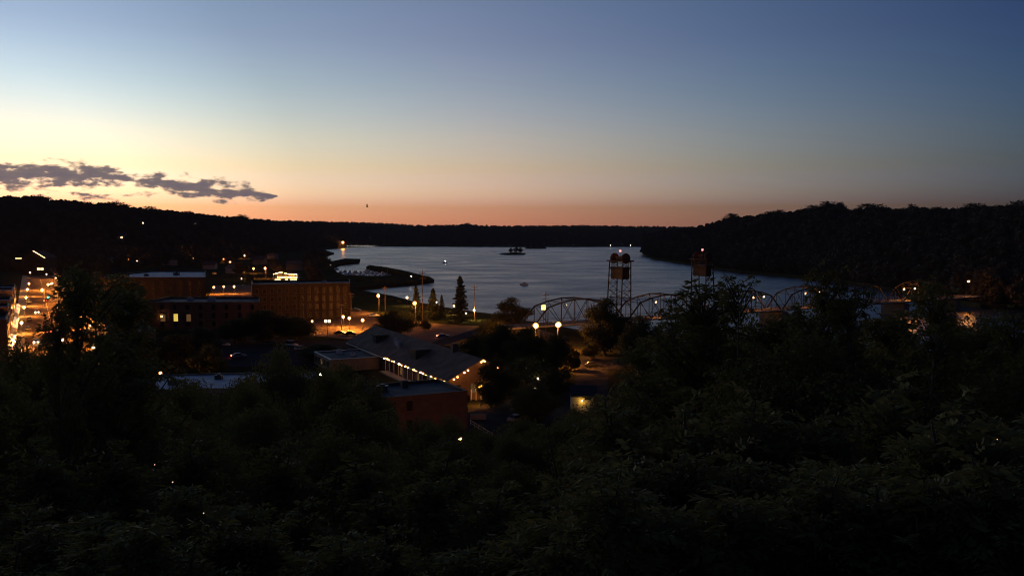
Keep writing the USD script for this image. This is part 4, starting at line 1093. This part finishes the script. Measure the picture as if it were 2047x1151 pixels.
# ---------------------------------------------------------------- cars
def car_build(paint, head=False, tail=False, van=False):
    def build(t):
        L, wd = 4.5, .86
        h1 = .95; h2 = 1.9 if van else 1.45
        body = hull([(x, s * wd, z) for s in (-1, 1) for x, z in ((-2.1, .45), (2.1, .45), (-2.05, h1 - .12), (1.0, h1 - .05), (2.05, h1 - .28))], .12)
        part('body', body, paint, t, smooth=35)
        part('cabin', hull([(x, s * wd * k, z) for s in (-1, 1) for x, z, k in ((-1.75 if van else -1.6, h1, .95), (1.0, h1, .95), (-1.7 if van else -1.1, h2 - .1, .82), (.9 if van else .3, h2 - .1, .82))], .08), 'window_glass', t, smooth=35)
        part('roof', hull([(x, s * wd * .8, h2 - .02) for s in (-1, 1) for x in (-1.6 if van else -1.05, .85 if van else .25)], .06), paint, t, smooth=35)
        for x in (-1.35, 1.35):
            for s in (-1, 1):
                w = part('wheel', bar((x, s * .72, .33), (x, s * .93, .33), .33, sides=16), 'rubber', t)
                part('rim', bar((x, s * .931, .33), (x, s * .95, .33), .2, sides=10), 'chrome', w)
        for s in (-1, 1):
            part('headlight', ball((2.18, s * .62, .68), .19 if head else .12, 1), 'head_light' if head else 'chrome', t)
            part('taillight', ball((-2.2, s * .66, .78), .15 if tail else .1, 1), 'tail_light' if tail else 'paint_red', t)
    return build


CK = {'on_dark': Kind('car', 'car', car_build('paint_dark', True, True)), 'dark': Kind('car', 'car', car_build('paint_dark')), 'silver': Kind('car', 'car', car_build('paint_silver')), 'red_tail': Kind('car', 'car', car_build('paint_blue', False, True)),
      'van': Kind('van', 'van', car_build('paint_white', van=True)), 'white': Kind('car', 'car', car_build('paint_white'))}
mdir = math.atan2(sd[1], sd[0])
cars = [('on_dark', 74, 626, mdir + math.pi, 'oncoming car with bright headlights in the middle of main street'), ('on_dark', 72, 686, mdir + math.pi, 'nearest oncoming car with headlights on main street'), ('on_dark', 98, 666, mdir, 'car driving away at the near end of main street'),
        ('red_tail', 117, 668, mdir, 'car with red tail lights behind the leaves beside main street'), ('on_dark', 100, 569, mdir + math.pi, 'far oncoming car beyond the traffic light'), ('red_tail', 91, 603, mdir, 'car waiting at the green traffic light'),
        ('silver', 59, 640, mdir, 'silver car parked at the left kerb of main street'), ('dark', 56, 660, mdir, 'dark car parked at the left kerb near the lit shopfront'), ('dark', 59, 606, mdir, 'dark car parked at the left kerb by the far lamps'),
        ('red_tail', 132, 690, mdir, 'car with brake lights low among the leaves'),
        ('red_tail', 886, 675, .15, 'car with red tail lights on the road behind the station roof'), ('dark', 680, 669, .1, 'dark car parked left on the orange road by the station gable'), ('dark', 701, 670, .15, 'dark car parked right on the orange road by the station gable'),
        ('white', 748, 633, .2, 'pale car at the far kerb left of the round tree'), ('dark', 712, 622, .0, 'dark car at the far corner of the orange road'),
        ('red_tail', 478, 715, .35, 'car with one red tail light in the dark car park'), ('white', 446, 692, .1, 'pale car at the left of the dark car park'), ('van', 583, 692, -.5, 'pale van in the dark car park'), ('silver', 602, 700, .3, 'silver car beside the pale van'),
        ('dark', 540, 690, .2, 'dark car in the middle of the dark car park'), ('silver', 655, 722, .1, 'silver car under the trees at the station annex'),
        ('dark', 1185, 733, .0, 'dark red car parked alone on the lane right of the big tree'), ('silver', 1035, 842, .8, 'silver car half hidden by leaves in the station yard'), ('dark', 1062, 858, .8, 'dark car half hidden by leaves in the station yard')]
for kd, u, v, rz, lb in cars:
    p = on(u, v); CK[kd].put(lb, (p[0], p[1], TOWN + .015), rz)
bc_ = br(246, 1.8, DECK); CK['on_dark'].put('oncoming car with headlights on the right end of the bridge', (bc_[0], bc_[1], DECK + .01), math.atan2(-BD[1], -BD[0]))

# ---------------------------------------------------------------- boats, docks, breakwater
def boat_build(L, mast, cabin=True, light=None):
    def build(t):
        n = 9; s = np.linspace(0, 1, n); B = L * .17
        half = B * np.sin(np.pi * (.30 + .70 * (1 - s)) / 2 * 1.0) * (1 - s ** 5) ** .5 + .02
        v = []
        for x, b in zip((s - .5) * L, half):
            sh = .9 + .5 * ((x / L + .5) ** 2)
            v += [(x, -b, sh), (x, -b * .7, -.2), (x, b * .7, -.2), (x, b, sh)]
        part('hull', trimesh.convex.convex_hull(np.array(v)), 'paint_white', t)
        if cabin:
            c = part('cabin', hull([(x, y * B * .6, z) for y in (-1, 1) for x, z in ((-L * .22, 1.1), (L * .12, 1.2), (-L * .2, 2.2), (L * .05, 2.2))], .1), 'paint_white', t)
            part('window', bx(-L * .18, L * .04, -B * .6 - .14, B * .6 + .14, 1.55, 1.95), 'window_glass', c)
        if mast:
            part('mast', bar((L * .05, 0, 1.0), (L * .05, 0, mast), .11, .07), 'roof_pale', t)
            part('boom', bar((L * .05, 0, 2.6), (-L * .38, 0, 2.5), .09), 'roof_pale', t)
        if light:
            part('lamp', ball((-L * .1, 0, 2.8), .28, 1), light, t)
    return build


SAIL = Kind('sailboat', 'boat', boat_build(9, 11.5)); MOTOR = Kind('motorboat', 'boat', boat_build(8, 0)); RUN = Kind('cabin_cruiser', 'boat', boat_build(8.5, 0, True, None)); LITB = Kind('motorboat', 'boat', boat_build(6, 0, True, 'lamp_white'))
p = on(1049, 570, 0); RUN.put('cabin cruiser under way in the middle of the river', (p[0], p[1], 0.1), -.9)
p = on(889, 526.5, 0); LITB.put('small motorboat with a white light far up the river', (p[0], p[1], 0.1), -2.5)
for i, (u, v, k, lb) in enumerate([(667, 530, SAIL, 'sailboat moored at the first breakwater'), (691, 551, SAIL, 'left sailboat of two in the inner harbour'), (705, 551, SAIL, 'right sailboat of two in the inner harbour'), (773, 551.5, SAIL, 'sailboat by the middle of the planted breakwater'),
                                   (680, 546, MOTOR, 'motorboat left in the harbour basin'), (698, 549, MOTOR, 'motorboat between the two harbour sailboats'), (718, 550.5, MOTOR, 'motorboat right of the harbour sailboats'), (654, 534.5, MOTOR, 'motorboat under the first breakwater'),
                                   (733, 543.5, MOTOR, 'motorboat at the tip of the planted breakwater'), (660, 541, MOTOR, 'motorboat in the far corner of the basin'), (672, 539, MOTOR, 'motorboat beside the first breakwater wall')]):
    p = on(u, v, 0); k.put(lb, (p[0], p[1], 0.05), [2.2, 2.0, 2.4, .4, 2.1, 2.3, 2.0, .5, .6, 2., 1.][i])
HB = random.Random(3)
for k in range(16):
    u_, v_ = 684 + k * 5.4 + HB.uniform(-1.5, 1.5), (547.5 if k % 2 else 553.5) + HB.uniform(-.8, .8)
    if k % 2: v_ = 545 + (u_ - 700) * .05
    p = on(u_, v_, 0); (SAIL if k % 5 == 0 else MOTOR).put('pale boat berthed in the harbour basin', (p[0], p[1], .05), HB.uniform(1.2, 2.4), group='boats berthed in the harbour basin')
for u0, v0, u1, v1, lb in [(688, 551.5, 768, 554, 'long wooden dock across the harbour basin'), (700, 547.5, 752, 548.5, 'wooden dock in front of the harbour sailboats'), (645, 536, 664, 534, 'short dock below the first breakwater')]:
    a_, b_ = on(u0, v0, 0), on(u1, v1, 0)
    dk = thing('dock', lb, 'dock')
    part('walkway', on_wall(*wall_frame(a_, b_)[:3], 0, np.linalg.norm(b_ - a_), .5, .75, -1.2, 1.2), 'wood_dock', dk)
    for k in range(8):
        q = a_ + (b_ - a_) * k / 7; part('pile', bar((q[0], q[1] - 1.35, -2), (q[0], q[1] - 1.35, 1.9), .16), 'wood_pole', dk)
# planted breakwaters: shrubs and small trees on the spits of land
rr_ = random.Random(21)
for (u0, v0, u1, v1), n, h, lb, gr in [((738, 536.5, 862, 561.5), 34, 3.2, 'low dark bush on the planted breakwater', 'bushes on the planted breakwater'), ((650, 529, 718, 524), 18, 2.8, 'low dark bush on the first breakwater', 'bushes on the first breakwater'),
                                       ((690, 560, 850, 567), 16, 2.0, 'small dark bush on the near side of the spit', 'bushes along the spit'), ((705, 588, 800, 605), 10, 1.6, 'small bush on the bank below the lawn', 'bushes on the lawn bank'), ((640, 515, 655, 540), 8, 7.5, 'dark tree on the shore left of the harbour', 'trees left of the harbour')]:
    for k in range(n):
        f = (k + rr_.uniform(.1, .9)) / n
        p = on(u0 + (u1 - u0) * f, v0 + (v1 - v0) * f + rr_.uniform(0, .6)); hh = h * rr_.uniform(.6, 1.2) * (1 if h < 4 else (1.15 - .6 * f))
        SHR.put(lb, (p[0], p[1], TOWN - .3), rr_.uniform(0, 6), (hh / 3 * 1.3, hh / 3 * 1.3, hh / 3), group=gr)
# wakes
def wake(pts, w0, w1, label):
    P = np.array([on(u, v, .03) for u, v in pts]); n = len(P); vs = []
    for i, p in enumerate(P):
        tdir = P[min(i + 1, n - 1)] - P[max(i - 1, 0)]; nn = np.array([-tdir[1], tdir[0], 0]); nn /= np.linalg.norm(nn); w = w0 + (w1 - w0) * i / (n - 1)
        vs += [p - nn * w, p + nn * w]
    part('wake', trimesh.Trimesh(vs, [t for i in range(n - 1) for t in ([2 * i, 2 * i + 2, 2 * i + 1], [2 * i + 1, 2 * i + 2, 2 * i + 3])], process=False), 'foam', kind='structure', label=label)


wake([(1042, 566), (1010, 558), (960, 549), (900, 538), (840, 532), (760, 527)], 1.2, 5., 'pale wake behind the cabin cruiser')
wake([(1030, 543), (1100, 549), (1180, 555), (1280, 562), (1380, 569)], 1.2, 4., 'thin pale wake streak in the middle of the river')
wake([(1170, 517), (1230, 519.5), (1300, 522)], 4., 6., 'pale streak near the right bank')
wake([(735, 508), (790, 513), (850, 519)], 5., 9., 'pale streak near the far left shore')

# bird
bp_ = at(734, 414, 120.)
bd = thing('flying_bird', 'dark bird flying above the distant ridge', 'bird', bp_, .9, .75)
part('body', hull([(-.22, 0, 0), (0, 0, .02), (.2, 0, .05), (.3, 0, .07)], [.03, .075, .055, .02]), 'bird_feather', bd, smooth=True)
for s in (-1, 1):
    wv = np.array([(.10, 0, .04), (-.12, 0, .04), (.06, s * .10, .32), (-.12, s * .08, .30), (-.10, s * .16, .62), (-.02, s * .13, .03)])
    part('wing', trimesh.convex.convex_hull(np.vstack([wv, wv + [0, .01 * s, .012]])), 'bird_feather', bd)
part('tail', trimesh.convex.convex_hull(np.array([(-.2, -.02, 0), (-.2, .02, 0), (-.38, -.06, -.02), (-.38, .06, -.02), (-.2, 0, .02)])), 'bird_feather', bd)

# ---------------------------------------------------------------- trees of the town and the shore
def tree_px(kinds, u, vt, d, wpx, label, group=None, H0=13., W0=12., base=None, seed=0):
    p = at(u, vt, d); g = land_z(p[0], d) if base is None else base
    h = p[2] - g; w = wpx * d / FPX
    rr = random.Random(int(u * 7 + vt))
    kinds[rr.randrange(len(kinds))].put(label, (p[0], p[1], g), rr.uniform(0, 6.28), (w / W0, w / W0, h / H0), group)


for u, vt, vb, w, lb in [(920, 550, 648, 58, 'tallest spruce, dark against the river'), (832, 570, 640, 40, 'left spruce of the small group in the park'), (866, 575, 640, 46, 'broad spruce in the small park group'), (883, 588, 640, 24, 'narrow small spruce left of the tall one')]:
    b = on(u, vb); p = at(u, vt, b[1]); CON.put(lb, (b[0], b[1], TOWN), u, (w * b[1] / FPX / 10, w * b[1] / FPX / 10, (p[2] - TOWN) / 20))
for u, vt, d, w, lb in [(785, 626, 305, 98, 'round dense tree behind the station roof'), (1022, 600, 338, 84, 'round tree in front of the left end of the bridge'), (1010, 655, 236, 120, 'dark tree left in the clump beside the station house'), (1058, 662, 226, 110, 'dark tree in the middle of the clump beside the station house'),
                        (1112, 672, 222, 92, 'dark upright tree right in the clump beside the station house'), (960, 672, 250, 90, 'dark tree behind the right end of the station roof'), (1210, 606, 268, 116, 'large tree hiding the bridge left of its first tower'), (1150, 700, 240, 30, 'narrow tree at the edge of the lit lane'),
                        (1045, 720, 205, 120, 'low tree in the station yard'), (992, 724, 187, 104, 'small tree in front of the station gable'), (1070, 770, 172, 120, 'low tree among the parked cars of the station yard'), (1105, 740, 200, 100, 'low tree beside the lit garage'),
                        (535, 622, 300, 120, 'broad dark tree before the tall red warehouse'), (590, 636, 305, 90, 'dark tree under the warehouse lamp'), (470, 640, 300, 100, 'dark tree before the brick block right of the lit windows'),
                        (245, 560, 300, 130, 'broad dark tree hiding the left end of the pale roofed block'), (400, 658, 262, 100, 'dark tree below the three lit windows'), (352, 672, 236, 110, 'dark tree above the left part of the pale roof'), (418, 694, 222, 80, 'small dark tree behind the right part of the pale roof'), (985, 640, 296, 74, 'dark tree right of the road near the round bridge tree'), (1052, 662, 268, 90, 'dark tree under the bright lamp pair'),
                        (480, 526, 770, 34, 'lamp-lit tree in the middle of the town'), (497, 548, 640, 24, 'small lamp-lit tree left of the restaurant'), (850, 640, 340, 26, 'small lamp-lit tree under the tallest utility pole'),
                        (640, 690, 262, 110, 'dark tree left of the station gable'), (330, 690, 240, 120, 'dark tree behind the pale roof on the left'), (250, 650, 235, 130, 'dark tree beyond the left foreground thicket'),
                        (1280, 640, 240, 90, 'dark tree before the lift span of the bridge'), (1180, 690, 262, 44, 'small tree by the end of the lane')]:
    tree_px(MID, u, vt, d, w, lb)
rr_ = random.Random(5)
for k in range(34):
    u = rr_.uniform(190, 640); d = rr_.uniform(620, 880)
    if any(abs(u - lu) < 17 for lu in FARU + [427, 468, 507, 530]): continue
    if 415 < u < 520 and d < 700: continue
    if 540 < u < 605 and d < 720: continue
    x = (u - 1023.5) / FPX * d; h = rr_.uniform(8, 14)
    SKYL[k % 2].put('dark round-crowned tree among the houses at the foot of the left hill', (x, d, TOWN), rr_.uniform(0, 6), (h / 16, h / 16, h / 16), group='trees at the foot of the left hill')
for k in range(14):
    u = rr_.uniform(612, 655); d = rr_.uniform(700, 1250); x = (u - 1023.5) / FPX * d
    h = rr_.uniform(9, 14); SKYL[k % 2].put('dark tree on the wooded shore above the harbour', (x, d, TOWN), rr_.uniform(0, 6), (h / 16, h / 16, h / 16), group='trees on the shore above the harbour')
for k in range(10):
    u = 1130 + k * 95 + rr_.uniform(-20, 20); d = rr_.uniform(235, 262); x = (u - 1023.5) / FPX * d
    if u < 1300: continue
    h = rr_.uniform(9, 13); MID[k % 2].put('dark tree along the near river bank behind the right thicket', (x, d, TOWN), rr_.uniform(0, 6), (h / 13, h / 13, h / 13), group='trees along the near right bank')

# ---- foreground slope: boundary trees first
FG = [(SAP, 150, 512, 25, 120, 'slender pinnate-leaved tree rising beside main street'), (SAP, 188, 532, 27, 170, 'slender tree just right of the one beside main street'), (ASH, 248, 560, 30, 260, 'leafy ash below the pale flat roof on the left'), (SAP, 112, 590, 22, 70, 'leafy shoot overhanging the traffic light'),
      (SAP, 1405, 545, 30, 190, 'tall leafy tree before the right bridge tower'), (SAP, 1478, 532, 27, 110, 'slender tree right of the right bridge tower'), (SAP, 1345, 600, 34, 130, 'leafy treetop under the lift span'), (SAP, 1645, 512, 28, 120, 'tallest slender shoot against the right bluff'),
      (ASH, 1705, 562, 27, 220, 'leafy ash between the lit bridge spans'), (SAP, 1870, 540, 30, 130, 'slender tree before the right end of the bridge'), (ASH, 1960, 640, 32, 260, 'leafy ash below the right end of the bridge'), (ASH, 1420, 600, 32, 330, 'broad ash under the right bridge tower'),
      (ASH, 1560, 622, 30, 300, 'broad ash under the lit truss span'), (ASH, 1790, 606, 33, 280, 'broad ash under the right spans of the bridge'), (ASH, 1290, 668, 36, 230, 'ash at the left shoulder of the right thicket'), (SAP, 2030, 600, 27, 130, 'slender tree at the right edge of the picture')]
for ks, u, vt, d, w, lb in FG:
    p = at(u, vt, d); g = land_z(p[0], d); wd = w * d / FPX
    W0 = 4.6 if ks is ASH else 2.4
    rr = random.Random(int(u)); sc = (p[2] - g) / 10.
    ks[rr.randrange(2)].put(lb, (p[0], p[1], g), rr.uniform(0, 6), (wd / W0, wd / W0, sc))
EDGE = [(-300, 672), (0, 676), (60, 678), (112, 682), (130, 625), (200, 625), (300, 680), (322, 792), (428, 792), (442, 722), (520, 724), (640, 722), (700, 735), (770, 762), (800, 800), (850, 828), (872, 862), (950, 874), (1060, 856), (1130, 826), (1185, 815), (1215, 772), (1240, 690),
        (1300, 645), (1380, 615), (1480, 625), (1560, 632), (1650, 622), (1800, 618), (1900, 622), (2047, 612), (2400, 610)]
rr_ = random.Random(77)
LAB = {'l': ('dense dark broadleaf tree in the thicket at the lower left', 'trees of the lower left thicket'), 'c': ('dark broadleaf tree on the slope below the brick building', 'trees on the slope below the brick building'), 'r': ('dense dark broadleaf tree in the thicket at the lower right', 'trees of the lower right thicket')}
for d, step, hmax, offs in ((94, 5.2, 25, -6), (84, 5.6, 23, 0), (68, 6., 21, 8), (50, 6., 19, 30), (36, 5.5, 15, 80), (25, 5., 12, 140)):
    xw = d * .64
    for x in np.arange(-xw, xw, step):
        x = x + rr_.uniform(-1.5, 1.5); y = d + rr_.uniform(-5, 5) * d / 84
        u = 1023.5 + x / y * FPX
        hw = (9 if d > 40 else 6.5) / 2 / y * FPX * .75
        vtop = max(pick(EDGE, uu) for uu in np.linspace(u - hw, u + hw, 9)) + offs * rr_.uniform(.6, 1.4) + rr_.uniform(-14, 8)
        g = land_z(x, y); z = CAM_Z - (vtop - 465) / FPX * y
        h = min(z - g, hmax * rr_.uniform(.85, 1.0))
        if h < 3.6: continue
        wd = (9.0 if d > 40 else 6.5) * rr_.uniform(.85, 1.15) * min(1, .45 + h / 16)
        lb, gr = LAB['l' if u < 700 else 'c' if u < 1240 else 'r']
        BIG[rr_.randrange(3)].put(lb, (x, y, g), rr_.uniform(0, 6.28), (wd / 11, wd / 11, h / 16), group=gr)
# near shrubs along the bottom
rr_ = random.Random(99)
SL = {'l': ('dark leafy shrub in the near undergrowth at the lower left', 'shrubs at the lower left'), 'r': ('drooping sumac shrub in the near undergrowth at the lower right', 'sumac shrubs at the lower right')}
for d, vt0, us in ((9.5, 1010, range(1230, 2150, 105)), (13, 930, range(1180, 2150, 110)), (17, 860, range(1250, 2100, 130)), (10, 1085, range(-60, 1230, 120)), (14, 1010, range(-60, 1230, 130)), (18, 940, range(-40, 900, 150))):
    for u in us:
        uu = u + rr_.uniform(-35, 35); vt = vt0 + rr_.uniform(-30, 40) - (30 if uu > 1700 else 0)
        p = at(uu, vt, d + rr_.uniform(-.8, .8)); g = land_z(p[0], p[1]); h = max(p[2] - g, 1.6)
        lb, gr = SL['l' if uu < 1150 else 'r']
        (SUL[rr_.randrange(2)] if uu < 1150 else SUM[rr_.randrange(3)]).put(lb, (p[0], p[1], p[2] - h), rr_.uniform(0, 6), (h / 3.6 * .5 + .45, h / 3.6 * .5 + .45, h / 3.6), group=gr)
LAN2 = Kind('small_lantern', 'lantern', lambda t: (part('post', bar((0, 0, -4), (0, 0, -.02), .012), 'steel_dark', t), part('glass', ball((0, 0, 0), .016, 1), 'spark_white', t)))
LAN = Kind('lantern', 'lantern', lambda t: (part('post', bar((0, 0, -6), (0, 0, -.05), .03), 'steel_dark', t), part('glass', ball((0, 0, 0), .024, 1), 'spark_orange', t), part('cap', bar((0, 0, .05), (0, 0, .09), .05, .01), 'steel_dark', t)))
for u, v, d, sc, lb in [(1992, 878, 17, 1.5, 'orange lantern among the dark trees at the right edge'), (407, 1025, 12, .6, 'tiny lantern in the undergrowth at the lower left'), (345, 963, 13, .7, 'upper tiny lantern in the lower left trees'), (309, 928, 14, .6, 'faint lantern left of the upper tiny one')]:
    p = at(u, v, d); (LAN if sc > 1 else LAN2).put(lb, p, 0, sc if sc < 1 else sc * .7)
# ground cover so that no bare soil shows between the stems
rng = np.random.default_rng(8)
n = 60000
x = rng.uniform(-75, 75, n); y = rng.uniform(2.5, 98, n)
keep = np.abs(x) < y * .75 + 8; x, y = x[keep], y[keep]
pos = np.c_[x, y, slope_z(x, y) + (meshkit.fbm(np.stack([x * .08, y * .08, x * 0], -1), 3, 5) - .5) * 1.6 + rng.uniform(0, .7, len(x))]
part('undergrowth', leaves(pos, .34, rng, up=.5, aspect=.7), 'leaf_near', kind='stuff', label='leafy undergrowth on the slope', cat='undergrowth')

# thin evening air over the whole valley
M['haze'] = usdkit.material(stage, '/World/Looks/haze', {'v': ('principled_volume', {'color': (.80, .84, .95), 'density': 1.6e-5, 'anisotropy': 0.})}, volume='v.volume')
part('haze', bx(-5200, 5200, -400, 9200, -4, 175), 'haze', kind='stuff', label='thin evening haze over the river valley')
